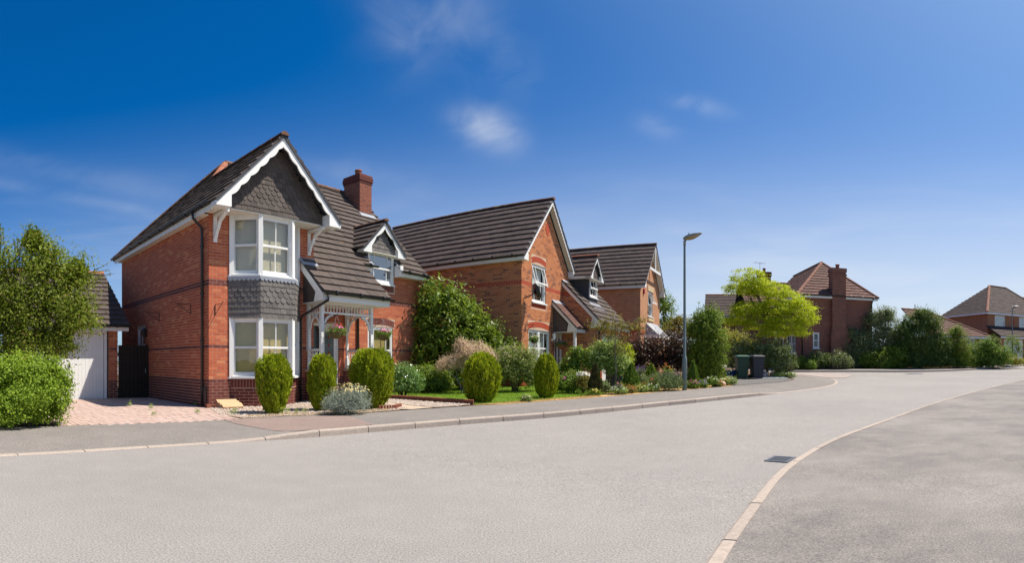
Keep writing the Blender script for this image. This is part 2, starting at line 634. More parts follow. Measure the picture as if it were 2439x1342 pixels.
struct(link('footway', gridmesh('footway', G[..., 0], G[..., 1], G[..., 2], PAVM)))
_pv = G.reshape(-1, 3)


def pavz(x, y):
    d = np.hypot(_pv[:, 0] - x, _pv[:, 1] - y)
    i = np.argsort(d)[:6]
    w = 1 / (d[i] + .02) ** 2
    return float((_pv[i, 2] * w).sum() / w.sum())


sheet('footway_patch', [(-5.16, 8.48), (-4.6, 8.02), (-4.02, 7.72), (-3.63, 7.57), (-3.22, 7.72), (-2.9, 8.12), (-2.36, 8.72), (-2.75, 9.35), (-3.24, 10.0), (-3.62, 9.87), (-4.28, 9.34), (-4.87, 8.88)], .006, PAVR, 3, pavz)


def kerb(name, line, hs, side, wid=.125, step=.915):
    """a run of kerbstones, each its own piece"""
    root = link(name, None)
    root['kind'] = 'structure'
    P = smoothline(line, 2)
    if not np.isscalar(hs):
        Hs = smoothline(np.c_[np.arange(len(hs)), hs], 2)[:, 1]
    else:
        Hs = np.full(len(P), hs)
    d = np.r_[0, np.cumsum(np.hypot(*np.diff(P, axis=0).T))]
    n = int(d[-1] / step)
    for i in range(n):
        mb = MB()
        ring = []
        for k in range(3):
            t = (i + (k / 2)) * step + (.007 if k == 0 else -.007 if k == 2 else 0)
            p = np.array([np.interp(t, d, P[:, 0]), np.interp(t, d, P[:, 1])])
            q = np.array([np.interp(t + .05, d, P[:, 0]), np.interp(t + .05, d, P[:, 1])])
            if t + .05 > d[-1]:
                q = p + (p - np.array([np.interp(t - .05, d, P[:, 0]), np.interp(t - .05, d, P[:, 1])]))
            e = (q - p) / (np.hypot(*(q - p)) + 1e-9)
            nn = np.array([-e[1], e[0]]) * side
            h = float(np.interp(t, d, Hs)) + random.uniform(-.002, .002)
            z = float(zt(*p))
            prof = [(0, -.1), (.006, max(h - .028, .004)), (.012, h - .012), (.03, h), (wid, h), (wid, -.1)]
            ring.append([(p[0] + nn[0] * a, p[1] + nn[1] * a, z + b) for a, b in prof])
        m = len(ring[0])
        vs = [v for r in ring for v in r]
        fs = []
        for k in range(2):
            for j in range(m - 1):
                a, b = k * m + j, k * m + j + 1
                fs.append((a, b, b + m, a + m) if side < 0 else (a + m, b + m, b, a))
        fs += [tuple(range(m)), tuple(range(3 * m - 1, 2 * m - 1, -1))]
        mb.add(vs, fs)
        mb.build('kerbstone', CONC, root)
    return root


kerb('kerb', KA, HA, 1)
KC = [(-2.6, -6), (-1.7, -3.2), (-.65, -.6), (.15, 1.25), (.62, 2.18), (1.12, 2.93), (1.32, 3.2), (1.82, 3.85), (2.55, 4.77), (2.98, 5.21), (3.33, 5.52), (3.81, 5.94), (4.55, 6.47), (5.31, 6.92), (6.91, 7.83), (8.87, 8.95), (11.66, 10.32), (15.5, 11.99), (20.91, 14.2), (30, 17.2), (45, 21)]
kerb('kerb', KC, .025, -1, .115)
C_ = resample(smoothline(KC), 160)
dc = np.gradient(C_, axis=0)
dc /= np.hypot(dc[:, 0], dc[:, 1])[:, None]
nC = np.c_[dc[:, 1], -dc[:, 0]]
rows = []
for t in np.r_[.112, .4, .9, 1.6, 2.6, 4, 6, 9, 14, 22]:
    P = C_ + nC * t
    rows.append(np.c_[P, zt(P[:, 0], P[:, 1]) + .017 + min(t, 3) * .006])
G2 = np.array(rows)
struct(link('footway', gridmesh('near_footway', G2[..., 0], G2[..., 1], G2[..., 2], PAVN)))
# far footway round the corner plot
KD = [(14.4, 29.2), (15.2, 27.6), (16.2, 26.8), (17.6, 26.0), (18.9, 25.1), (20.0, 24.2), (20.95, 23.2), (22.42, 22.3), (25.24, 21.9), (29.92, 22.67), (34.67, 23.67), (45, 26.5), (60, 31)]
KD2 = [(15.8, 30.5), (16.4, 29.2), (17.3, 28.3), (18.6, 27.6), (20.0, 27.1), (21.3, 26.8), (22.9, 26.1), (24.2, 25.0), (26.5, 24.3), (30, 24.8), (34.5, 26.0), (44, 29.2), (59, 34)]
kerb('kerb', KD, .1, 1)
a, b = resample(smoothline(KD), 90), resample(smoothline(KD2), 90)
dd = np.gradient(a, axis=0)
dd /= np.hypot(dd[:, 0], dd[:, 1])[:, None]
a = a + np.c_[-dd[:, 1], dd[:, 0]] * .12
G3 = np.array([np.c_[a * (1 - t) + b * t, zt(*(a * (1 - t) + b * t).T) + .096] for t in (0, .33, .66, 1)])
struct(link('footway', gridmesh('far_footway', G3[..., 0], G3[..., 1], G3[..., 2], PAVM)))
back = b + np.c_[np.linspace(-2, 10, 90), np.linspace(40, 45, 90)]
G3 = np.array([np.c_[b * (1 - t) + back * t, zt(*(b * (1 - t) + back * t).T) + .09] for t in np.linspace(0, 1, 24) ** 1.5])
struct(link('garden_ground', gridmesh('garden_far', G3[..., 0], G3[..., 1], G3[..., 2], SOIL)))
# plots behind the main footway
ang = np.radians(np.linspace(-78, 8, 260))
back = B_ + np.c_[np.sin(ang), np.cos(ang)] * 34
G4 = np.array([np.c_[B_ * (1 - t) + back * t, zt(*(B_ * (1 - t) + back * t).T) + .08] for t in np.linspace(0, 1, 36) ** 1.6])
struct(link('garden_ground', gridmesh('garden_near', G4[..., 0], G4[..., 1], G4[..., 2], SOIL)))
LAWN = [(-3.5, 14.2), (-2.46, 13.72), (-0.94, 12.72), (-0.2, 12.86), (0.89, 13.75), (2.42, 14.9), (3.63, 16.2), (4.6, 17.4), (4.4, 19.24), (2.36, 20.1), (-1.13, 20.47), (-3.34, 18.89), (-3.89, 16.54)]
sheet('lawn', LAWN, .092, GRASSG, 3)
MULCH = [(-0.93, 12.5), (-0.2, 12.62), (0.86, 13.36), (2.49, 14.32), (4.66, 15.60), (7.77, 17.33), (8.91, 20.02), (6.75, 18.89), (4.96, 17.84), (3.33, 16.3), (2.42, 15.0), (0.89, 13.85), (-0.2, 12.98)]
sheet('flower_bed', MULCH, .098, STRAW, 3)
GRAV = [(-6.69, 10.31), (-5.83, 9.36), (-4.98, 8.93), (-4.40, 9.66), (-3.8, 10.11), (-3.25, 10.48), (-2.83, 10.89), (-2.5, 11.3), (-2.3, 11.6), (-3.05, 12.76), (-4.2, 14.2), (-5.34, 13.28), (-6.48, 11.18)]
sheet('gravel_bed', GRAV, .094, SAND, 2)
GRAV2 = [(-3.4, 14.1), (-0.98, 12.52), (-1.27, 12.16), (-1.75, 11.85), (-2.42, 12.3), (-3.3, 13.2)]
sheet('gravel_bed', GRAV2, .1, SAND, 2)
sheet('garden_path', [(-1.78, 11.83), (-2.2, 11.4), (-2.45, 11.42), (-3.3, 12.9), (-3.1, 13.1), (-2.45, 12.33)], .105, plain('path_slab', (.44, .35, .27), .9, .1, .15), 2)
sheet('driveway', [(7.81, 17.30), (8.69, 17.65), (10.17, 18.3), (11.58, 19.58), (11.75, 20.23), (11.45, 20.83), (10.64, 21.6), (9.5, 21.9), (8.9, 21.4), (8.0, 19.5)], .104, DRIVEM, 2)
sheet('driveway', [(3.3, 17.9), (4.7, 18.2), (5.6, 19.2), (5.2, 22), (3.2, 22)], .105, DRIVEM, 2)
sheet('block_paving', [(14.9, 24.74), (14.6, 22.5), (14.6, 20.9), (15.2, 20.7), (17.0, 22.4), (17.4, 24.0), (16.6, 25.6), (15.3, 26.4)], .014, asphalt('pink_blocks', (.34, .285, .26), (.30, .25, .23), 60, .5), 2)
GRN = [(14.9, 10.3), (13.4, 9.36), (12.4, 8.75), (11.5, 8.1), (10.75, 7.5), (10.3, 6.95), (10.0, 6.4), (10.2, 5.9), (12, 5.5), (16, 7), (18, 9.5)]
GRN = [(x + .22, y - .24) for x, y in GRN]
vz = lambda x, y: float(zt(x, y))
sheet('verge', GRN, .062, GRASSG, 3)


def blocks(name, poly, off, rot, l, w, gap, mats, parent_mat, first=300):
    """paving blocks laid in running bond inside poly: the nearest ones are objects"""
    root = sheet(name, poly, off - .012, parent_mat, 2)
    c, s = math.cos(rot), math.sin(rot)
    P = np.array(poly)
    q = np.c_[P[:, 0] * c + P[:, 1] * s, -P[:, 0] * s + P[:, 1] * c]
    lo, hi = q.min(0), q.max(0)
    cells = []
    j = 0
    y = lo[1]
    while y < hi[1]:
        x = lo[0] + (l / 2 if j % 2 else 0)
        while x < hi[0]:
            cx, cy = x + l / 2, y + w / 2
            cells.append((cx * c - cy * s, cx * s + cy * c))
            x += l
        y += w
        j += 1
    cells = np.array(cells)
    cells = cells[inpoly(cells, poly)]
    cells = cells[np.argsort(np.hypot(cells[:, 0], cells[:, 1]))]
    mb = MB().box(-l / 2 + gap, l / 2 - gap, -w / 2 + gap, w / 2 - gap, -.03, 0)
    me = mb.mesh('paver', mats)
    rest = MB()
    Mr = Matrix.Rotation(rot, 4, 'Z')
    for i, (x, y) in enumerate(cells):
        z = float(zt(x, y)) + off + random.uniform(-.003, .003)
        if i < first:
            link('paver', me, root, (x, y, z), rot)
        else:
            rest.box(-l / 2 + gap, l / 2 - gap, -w / 2 + gap, w / 2 - gap, -.03, 0, 0, Matrix.Translation((x, y, z)) @ Mr)
    if rest.v:
        stuff(rest.build('paver_field', mats, root))


DRV = [(-6.86, 5.95), (-6.23, 7.0), (-5.35, 8.25), (-5.01, 8.78), (-5.92, 9.5), (-6.78, 10.45), (-10.3, 12.5), (-11.0, 11.2), (-11.6, 9.6), (-9.5, 7.6)]
blocks('driveway', DRV, .10, R_(150.6), .2, .1, .004, PAVER, SAND)

# pebbles
def pebbles(name, poly, off, n, s0, s1, mat, parent=None):
    P = np.array(poly)
    lo, hi = P.min(0), P.max(0)
    pts = rng.uniform(lo, hi, (n * 3, 2))
    pts = pts[inpoly(pts, poly)][:n]
    oc = np.array([(1, 0, 0), (0, 1, 0), (-1, 0, 0), (0, -1, 0), (0, 0, .7), (0, 0, -.7)])
    fc = np.array([(0, 1, 4), (1, 2, 4), (2, 3, 4), (3, 0, 4), (1, 0, 5), (2, 1, 5), (3, 2, 5), (0, 3, 5)])
    k = len(pts)
    s = rng.uniform(s0, s1, (k, 1, 1)) * rng.uniform(.7, 1.3, (k, 6, 1))
    a = rng.uniform(0, 6.28, k)
    ca, sa = np.cos(a), np.sin(a)
    v = oc[None] * s
    v = np.stack([v[..., 0] * ca[:, None] - v[..., 1] * sa[:, None], v[..., 0] * sa[:, None] + v[..., 1] * ca[:, None], v[..., 2]], -1)
    v += np.c_[pts, zt(pts[:, 0], pts[:, 1]) + off + rng.uniform(0, .012, k)][:, None]
    f = fc[None] + (np.arange(k) * 6)[:, None, None]
    me = bpy.data.meshes.new(name)
    me.from_pydata(v.reshape(-1, 3).tolist(), [], f.reshape(-1, 3).tolist())
    me.materials.append(mat)
    o = link(name, me, parent)
    o['kind'] = 'stuff'
    return o


o = pebbles('gravel', GRAV, .1, 6500, .012, .024, PEB)
tag(o, 'pale gravel around the foot of the bay window', 'gravel')
o = pebbles('gravel', GRAV2, .106, 2200, .012, .024, PEB)
tag(o, 'pale gravel strip beside the terracotta lawn edging', 'gravel')

# ------------------------------------------------------------------ building kit
BL, BH = .215, .065
_bm = {}


def brick_mesh(k):
    if k not in _bm:
        _bm[k] = MB().box(-BL / 2, BL / 2, 0, .03, -BH / 2, BH / 2).mesh('brick', BR[k])
    return _bm[k]


class House:
    def __init__(s, name, label, cat, ox, oy, azu, z0, group=None, mort=MORTAR):
        s.rz = R_(90 - azu)
        s.e = thing(name, label, cat, (ox, oy, z0), s.rz, group)
        s.M = Matrix.Translation((ox, oy, z0)) @ Matrix.Rotation(s.rz, 4, 'Z')
        s.bricks, s.tiles, s.mort = [], [], mort

    def dist(s, p):
        q = s.M @ Vector(p)
        return math.hypot(q.x, q.y)

    def wall(s, A, B, z0, z1, zone=None, holes=(), gable=None, bricks=True, mat=None, th=.12, name='wall', skip=()):
        """one wall, A to B left to right as seen from outside; holes (t0, t1, z0, z1)"""
        L = math.hypot(B[0] - A[0], B[1] - A[1])
        rz = math.atan2(B[1] - A[1], B[0] - A[0])
        dx, dy = (B[0] - A[0]) / L, (B[1] - A[1]) / L
        hol = list(holes) + list(skip)
        ts = sorted({0, L} | {min(max(t, 0), L) for h in holes for t in h[:2]})
        zs = sorted({z0, z1} | {min(max(z, z0), z1) for h in holes for z in h[2:]})
        mb = MB()
        yb = .0035
        for a, b in zip(ts[:-1], ts[1:]):
            for c, d in zip(zs[:-1], zs[1:]):
                m, k = (a + b) / 2, (c + d) / 2
                if b - a < 1e-4 or d - c < 1e-4 or any(h[0] < m < h[1] and h[2] < k < h[3] for h in holes):
                    continue
                mb.box(a + (.012 if a == 0 else 0), b - (.012 if b == L else 0), yb, th, c, d)
        if gable:
            ga, gz = gable
            mb.ext([(0, z1), (L, z1), (ga, gz)], lambda a, b, d: (a, d, b), yb, th)
        w = mb.build(name, mat or s.mort, s.e, (A[0], A[1], 0), rz)
        if not bricks:
            return w
        n0 = math.floor(z0 / .075)
        zt_ = gable[1] if gable else z1
        for n in range(n0, int(zt_ / .075) + 1):
            zc = n * .075 + .0375
            if zc - BH / 2 < z0 - .04 or zc + BH / 2 > zt_ + .01:
                continue
            lo, hi = .004, L - .004
            if zc > z1:
                if not gable:
                    continue
                k = (zc + .03 - z1) / (gable[1] - z1)
                lo, hi = gable[0] * k, L - (L - gable[0]) * k
            iv = [(lo, hi)]
            for h in hol:
                if h[2] < zc + .02 and h[3] > zc - .02:
                    nv = []
                    for a, b in iv:
                        if h[1] <= a or h[0] >= b:
                            nv.append((a, b))
                        else:
                            if h[0] > a:
                                nv.append((a, h[0]))
                            if h[1] < b:
                                nv.append((h[1], b))
                    iv = nv
            mk = zone(zc) if zone else 'red'
            off = .1125 if n % 2 else 0
            for a, b in iv:
                k = math.floor((a - off) / .225)
                while True:
                    t0 = max(k * .225 + off + .005, a)
                    t1 = min(k * .225 + off + .22, b)
                    if k * .225 + off >= b:
                        break
                    if t1 - t0 > .03:
                        tcn = (t0 + t1) / 2
                        s.bricks.append((w, tcn, zc, t1 - t0, BH, mk, s.dist((A[0] + dx * tcn, A[1] + dy * tcn, zc))))
                    k += 1
        return w

    def soldier(s, w, t0, t1, z0, z1, mk, rise=0):
        """bricks on end over or under an opening"""
        n = max(1, round((t1 - t0) / .075))
        st = (t1 - t0) / n
        for i in range(n):
            t = t0 + (i + .5) * st
            u = (t - (t0 + t1) / 2) / ((t1 - t0) / 2)
            s.bricks.append((w, t, (z0 + z1) / 2 + rise * (1 - u * u), st - .009, z1 - z0, mk, 99))

    def slope(s, name, O, E, Sv, polys, mat, gauge=.30, tw=.33, under=True, thick=.042):
        """a roof slope: O eave start, E along the eave, Sv up the slope; polys are convex outlines (a, b)"""
        E, Sv, O = Vector(E).normalized(), Vector(Sv).normalized(), Vector(O)
        N = E.cross(Sv)
        if N.z < 0:
            N = -N
        mb = MB()
        for P in polys:
            mb.ext(P, lambda a, b, d: O + E * a + Sv * b + N * d, -.05, -.004)
        r = mb.build(name, DGREY, s.e)
        amax = max(a for P in polys for a, b in P)
        amin = min(a for P in polys for a, b in P)
        bmax = max(b for P in polys for a, b in P)
        bmin = min(b for P in polys for a, b in P)
        j = math.floor(bmin / gauge)
        while j * gauge < bmax:
            b0 = j * gauge
            i = math.floor(amin / tw) - 1
            while i * tw < amax:
                a0 = i * tw + (tw / 2 if j % 2 else 0)
                rect = [(a0 + .004, b0), (a0 + tw - .004, b0), (a0 + tw - .004, b0 + gauge + .03), (a0 + .004, b0 + gauge + .03)]
                for P in polys:
                    Q = clip(rect, P)
                    if len(Q) < 3 or area(Q) < .002:
                        continue
                    full = len(Q) == 4 and abs(area(Q) - (tw - .008) * (gauge + .03)) < 1e-6
                    c = O + E * (a0 + tw / 2) + Sv * (b0 + gauge / 2)
                    s.tiles.append((r, mat, O, E, Sv, N, a0, b0, tw, gauge, Q, full, s.dist(c), thick))
                i += 1
            j += 1
        return r

    def finish(s, nb=300, nt=300):
        s.bricks.sort(key=lambda q: q[6])
        rest, k = {}, 0
        for w, t, z, l, h, mk, d in s.bricks:
            if k < nb and abs(l - BL) < .002 and h == BH:
                link('brick', brick_mesh(mk), w, (t, random.uniform(-.0008, .0008), z))
                k += 1
            else:
                mb, mats = rest.setdefault(w.name, (MB(), []))
                if mk not in mats:
                    mats.append(mk)
                y = random.uniform(-.0008, .0008)
                mb.box(t - l / 2, t + l / 2, y, y + .03, z - h / 2, z + h / 2, mats.index(mk))
        for wn_, (mb, mats) in rest.items():
            stuff(mb.build('brickwork', [BR[m] for m in mats], bpy.data.objects[wn_]))
        s.tiles.sort(key=lambda q: q[12])
        rest, k, tm = {}, 0, {}
        for r, mat, O, E, Sv, N, a0, b0, tw, g, Q, full, d, th in s.tiles:
            jit = random.uniform(-.004, .004)
            hi, lo = th + .008, .006
            if full and k < nt:
                key = (mat.name, tw, g, th)
                if key not in tm:
                    m = MB()
                    W2 = tw / 2 - .004
                    vs = [(-W2, 0, hi), (W2, 0, hi), (W2, g + .03, lo), (-W2, g + .03, lo), (-W2, 0, hi - th), (W2, 0, hi - th), (W2, g + .03, lo - .01), (-W2, g + .03, lo - .01)]
                    m.add(vs, [(0, 1, 2, 3), (0, 4, 5, 1), (1, 5, 6, 2), (0, 3, 7, 4)])
                    tm[key] = m.mesh('tile', mat)
                o = bpy.data.objects.new('tile', tm[key])
                COL.objects.link(o)
                o.parent = r
                mm = Matrix.Identity(3)
                mm.col[0], mm.col[1], mm.col[2] = E, Sv, N
                if mm.determinant() < 0:
                    mm.col[0] = -E
                o.matrix_local = Matrix.Translation(O + E * (a0 + tw / 2) + Sv * b0 + N * jit) @ mm.to_4x4()
                k += 1
            else:
                mb, mats = rest.setdefault(r.name, (MB(), []))
                if mat not in mats:
                    mats.append(mat)
                n = len(Q)
                hh = [hi - (hi - lo) * (b - b0) / (g + .03) + jit for a, b in Q]
                top = [O + E * a + Sv * b + N * h for (a, b), h in zip(Q, hh)]
                bot = [O + E * a + Sv * b + N * (h - th) for (a, b), h in zip(Q, hh)]
                mb.add(top + bot, [tuple(range(n))] + [(i, i + n, (i + 1) % n + n, (i + 1) % n) for i in range(n)], mats.index(mat))
        for rn, (mb, mats) in rest.items():
            stuff(mb.build('tile_field', mats, bpy.data.objects[rn]))

    def ridge(s, p0, p1, mat, r=.115, step=.45, parent=None):
        p0, p1 = Vector(p0), Vector(p1)
        L = (p1 - p0).length
        n = max(1, round(L / step))
        t = (p1 - p0).normalized()
        x = t.cross(Vector((0, 0, 1))).normalized()
        y = x.cross(t)
        for i in range(n):
            mb = MB()
            a, b = p0 + t * (L * i / n - .012), p0 + t * (L * (i + 1) / n)
            vs, fs = [], []
            m = 7
            for k, p in ((0, a), (1, b)):
                rr = r + (.008 if k == 0 else 0)
                for j in range(m):
                    c = PI * j / (m - 1)
                    vs.append(p + x * math.cos(c) * rr + y * (math.sin(c) * rr * .8 - .03))
            fs = [(j, j + 1, j + 1 + m, j + m) for j in range(m - 1)] + [tuple(range(m)), tuple(range(2 * m - 1, m - 1, -1))]
            mb.add(vs, fs)
            mb.build('ridge_tile', mat, parent or s.e)

    def part(s, name, mb, mat, smooth=False, parent=None):
        return mb.build(name, mat, parent or s.e, smooth=smooth)


def area(P):
    return abs(sum(P[i][0] * P[(i + 1) % len(P)][1] - P[(i + 1) % len(P)][0] * P[i][1] for i in range(len(P)))) / 2


def clip(sub, P):
    sgn = sum(P[i][0] * P[(i + 1) % len(P)][1] - P[(i + 1) % len(P)][0] * P[i][1] for i in range(len(P)))
    P = P if sgn > 0 else P[::-1]
    out = list(sub)
    for i in range(len(P)):
        (x0, y0), (x1, y1) = P[i], P[(i + 1) % len(P)]
        ins = lambda p: (x1 - x0) * (p[1] - y0) - (y1 - y0) * (p[0] - x0) >= -1e-9
        src, out = out, []
        for k in range(len(src)):
            a, b = src[k - 1], src[k]
            ia, ib = ins(a), ins(b)
            if ia != ib:
                da = (x1 - x0) * (a[1] - y0) - (y1 - y0) * (a[0] - x0)
                db = (x1 - x0) * (b[1] - y0) - (y1 - y0) * (b[0] - x0)
                t = da / (da - db)
                out.append((a[0] + (b[0] - a[0]) * t, a[1] + (b[1] - a[1]) * t))
            if ib:
                out.append(b)
        if not out:
            return []
    return out


def sash(H, A, B, z0, h, bars=(), meet=.48, fw=.055, glass=None, blind=None, rec=.04, sill=.06, curtain=False, swing=0, fixed=False, mull=None):
    """white sash window between A and B (left to right from outside): frame, two sashes, each pane, sill, blind"""
    glass = glass or GLASS
    L = math.hypot(B[0] - A[0], B[1] - A[1])
    rz = math.atan2(B[1] - A[1], B[0] - A[0])
    mb = MB()
    y0, y1 = rec, rec + .09
    mb.box(0, fw, y0, y1, z0, z0 + h).box(L - fw, L, y0, y1, z0, z0 + h)
    mb.box(fw, L - fw, y0, y1, z0 + h - fw, z0 + h).box(fw, L - fw, y0, y1, z0, z0 + fw * .8)
    cells = [(fw, L - fw)]
    if mull:
        cells = []
        e = fw
        for m in mull:
            mb.box(m - .06, m + .06, y0 - .002, y1, z0 + fw * .8, z0 + h - fw)
            cells.append((e, m - .06))
            e = m + .06
        cells.append((e, L - fw))
    w = mb.build('window', WHITE, H.e, (A[0], A[1], 0), rz)
    zb, ztp = z0 + fw * .8, z0 + h - fw
    zm = zb + (ztp - zb) * meet
    for x0, x1 in cells:
        for part, (za, zc, yy) in (('upper', (zm - .02, ztp, y0 + .012)), ('lower', (zb, zm + .02, y0 + .045))):
            sw = swing if part == 'upper' else 0
            sb = MB()
            t = .04
            lw = x1 - x0
            sb.box(0, t, 0, .032, 0, zc - za).box(lw - t, lw, 0, .032, 0, zc - za)
            sb.box(t, lw - t, 0, .032, 0, .05 if part == 'upper' else .06).box(t, lw - t, 0, .032, zc - za - .042, zc - za)
            if part == 'upper':
                for hx in (0, lw - t):
                    sb.box(hx, hx + t, .002, .03, -.05, 0)
            ed = [t] + [lw * f for f in bars] + [lw - t]
            for f in bars:
                sb.box(lw * f - .011, lw * f + .011, .003, .029, .05, zc - za - .042)
            so_ = sb.build('sash', WHITE, w, (x0, yy, za))
            ps = []
            for k in range(len(ed) - 1):
                a = ed[k] + (.011 if k else 0)
                b = ed[k + 1] - (.011 if k < len(ed) - 2 else 0)
                pb = MB()
                pb.box(a - .004, b + .004, .013, .017, .045, zc - za - .038)
                ps.append(pb)
            if sw:
                so_.matrix_local = Matrix.Translation((x0, yy, zc)) @ Matrix.Rotation(-sw, 4, 'X') @ Matrix.Translation((0, 0, -(zc - za)))
                for pb in ps:
                    p = pb.build('pane', glass, w)
                    p.matrix_local = so_.matrix_local
            else:
                for pb in ps:
                    pb.build('pane', glass, w, (x0, yy, za))
    if sill:
        MB().box(-.05, L + .05, -sill, y1, z0 - .055, z0 - .002).build('sill', WHITE, w)
    if blind is not None:
        bb_ = MB()
        z = z0 + .03
        while z < z0 + h - .03:
            Mx = Matrix.Translation((L / 2, y1 + .06, z)) @ Matrix.Rotation(R_(58), 4, 'X')
            bb_.box(-L / 2 + .05, L / 2 - .05, -.0125, .0125, -.001, .001, 0, Mx)
            z += .021
        stuff(bb_.build('blind', blind, w))
    if curtain:
        cb = MB()
        n = 40
        vs = []
        for k in range(n + 1):
            x = L * k / n
            y = y1 + .10 + .03 * math.sin(k * 1.9) + .012 * math.sin(k * 4.1)
            vs += [(x, y, z0 + .05), (x, y, z0 + h - .05)]
        cb.add(vs, [(2 * k, 2 * k + 2, 2 * k + 3, 2 * k + 1) for k in range(n)])
        cb.build('curtain', CURT, w, smooth=True)
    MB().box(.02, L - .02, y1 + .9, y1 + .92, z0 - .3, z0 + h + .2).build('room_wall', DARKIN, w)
    return w


def barge(H, foot, apex, y, depth=.2, nsc=6, amp=.045, th=.03, block=None, straight=False):
    """one scalloped bargeboard in the plane y: foot (x, z) to apex (x, z)"""
    fx, fz = foot
    ax, az = apex
    L = math.hypot(ax - fx, az - fz)
    tx, tz = (ax - fx) / L, (az - fz) / L
    nx, nz = (tz, -tx) if tx > 0 else (-tz, tx)
    if nz > 0:
        nx, nz = -nx, -nz
    n = nsc * 8
    top, bot = [], []
    for k in range(n + 1):
        t = k / n
        ph = (t * nsc) % 1.0
        sc = 0 if straight else amp * (abs(math.sin(PI * ph)) - .5)
        d = depth + sc
        px, pz = fx + tx * L * t, fz + tz * L * t
        # keep the lower edge on this side of the apex
        bx, bz = px + nx * d, pz + nz * d
        if (ax - fx) * (bx - ax) > 0:
            k2 = (ax - px) / (bx - px) if abs(bx - px) > 1e-6 else 1
            bx, bz = ax, pz + (bz - pz) * 1.0
            bz = min(bz, az - depth * 1.35)
        top.append((px, pz))
        bot.append((bx, bz))
    mb = MB()
    for k in range(n):
        vs = [(top[k][0], y, top[k][1]), (top[k + 1][0], y, top[k + 1][1]), (bot[k + 1][0], y, bot[k + 1][1]), (bot[k][0], y, bot[k][1])]
        vs += [(a, b + th, c) for a, b, c in vs]
        fs = [(0, 1, 2, 3), (7, 6, 5, 4), (0, 4, 5, 1), (3, 2, 6, 7)]
        if k == 0:
            fs.append((0, 3, 7, 4))
        if k == n - 1:
            fs.append((1, 5, 6, 2))
        mb.add(vs, fs)
    if block:
        mb.ext(block, lambda a, b, d: (a, y + d, b), -.006, th + .25)
    o = mb.build('bargeboard', WHITE, H.e)
    import bmesh
    bm = bmesh.new()
    bm.from_mesh(o.data)
    bmesh.ops.recalc_face_normals(bm, faces=bm.faces[:])
    bm.to_mesh(o.data)
    bm.free()
    return o


def gutter(H, p0, p1, r=.055, down=None):
    mb = MB()
    p0, p1 = Vector(p0), Vector(p1)
    t = (p1 - p0).normalized()
    x = t.cross(Vector((0, 0, 1))).normalized()
    n = 8
    vs = []
    for p in (p0, p1):
        for j in range(n + 1):
            c = PI + PI * j / n
            vs.append(p + x * math.cos(c) * r + Vector((0, 0, 1)) * math.sin(c) * r)
        for j in range(n, -1, -1):
            c = PI + PI * j / n
            vs.append(p + x * math.cos(c) * (r - .006) + Vector((0, 0, 1)) * math.sin(c) * (r - .006))
    m = 2 * (n + 1)
    mb.add(vs, [(j, (j + 1) % m, (j + 1) % m + m, j + m) for j in range(m)] + [tuple(range(m)), tuple(range(2 * m - 1, m - 1, -1))])
    o = mb.build('gutter', BLACK, H.e)
    L = (p1 - p0).length
    br = MB()
    k = int(L / .9)
    for i in range(k + 1):
        q = p0 + t * (L * (i + .5) / (k + 1))
        br.tube([q - t * .02 + Vector((0, 0, -.004)), q + t * .02 + Vector((0, 0, -.004))], r + .012, 10)
    br.build('gutter_bracket', BLACK, o)
    return o


def downpipe(H, pts, r=.034):
    o = MB().tube(pts, r, 8).build('downpipe', BLACK, H.e, smooth=True)
    z0, z1 = pts[-1][2], pts[-2][2]
    cb = MB()
    z = z0 + .4
    while z < z1:
        cb.tube([(pts[-1][0], pts[-1][1], z), (pts[-1][0], pts[-1][1], z + .05)], r + .012, 8)
        z += 1.15
    cb.build('pipe_clip', BLACK, o)
    return o


_hm = {}


def hung_mesh(kind, mat):
    if (kind, mat.name) not in _hm:
        w, h = .162, .17
        if kind == 'plain':
            P = [(-w / 2, 0), (w / 2, 0), (w / 2, h), (-w / 2, h)]
        else:
            P = [(-w / 2, h), (-w / 2, .075)] + [(-math.cos(PI * k / 8) * w / 2 * .98, .07 - math.sin(PI * k / 8) * .075) for k in range(0, 9)] + [(w / 2, .075), (w / 2, h)]
        n = len(P)
        f = lambda b: -.022 + .016 * b / h
        vs = [(a, f(b), b) for a, b in P] + [(a, f(b) + .013, b) for a, b in P]
        mb = MB().add(vs, [tuple(range(n))[::-1]] + [((i + 1) % n, (i + 1) % n + n, i + n, i) for i in range(n)])
        me = mb.mesh('hung_tile', mat)
        import bmesh
        bm = bmesh.new()
        bm.from_mesh(me)
        bmesh.ops.recalc_face_normals(bm, faces=bm.faces[:])
        bm.to_mesh(me)
        bm.free()
        _hm[(kind, mat.name)] = me
    return _hm[(kind, mat.name)]


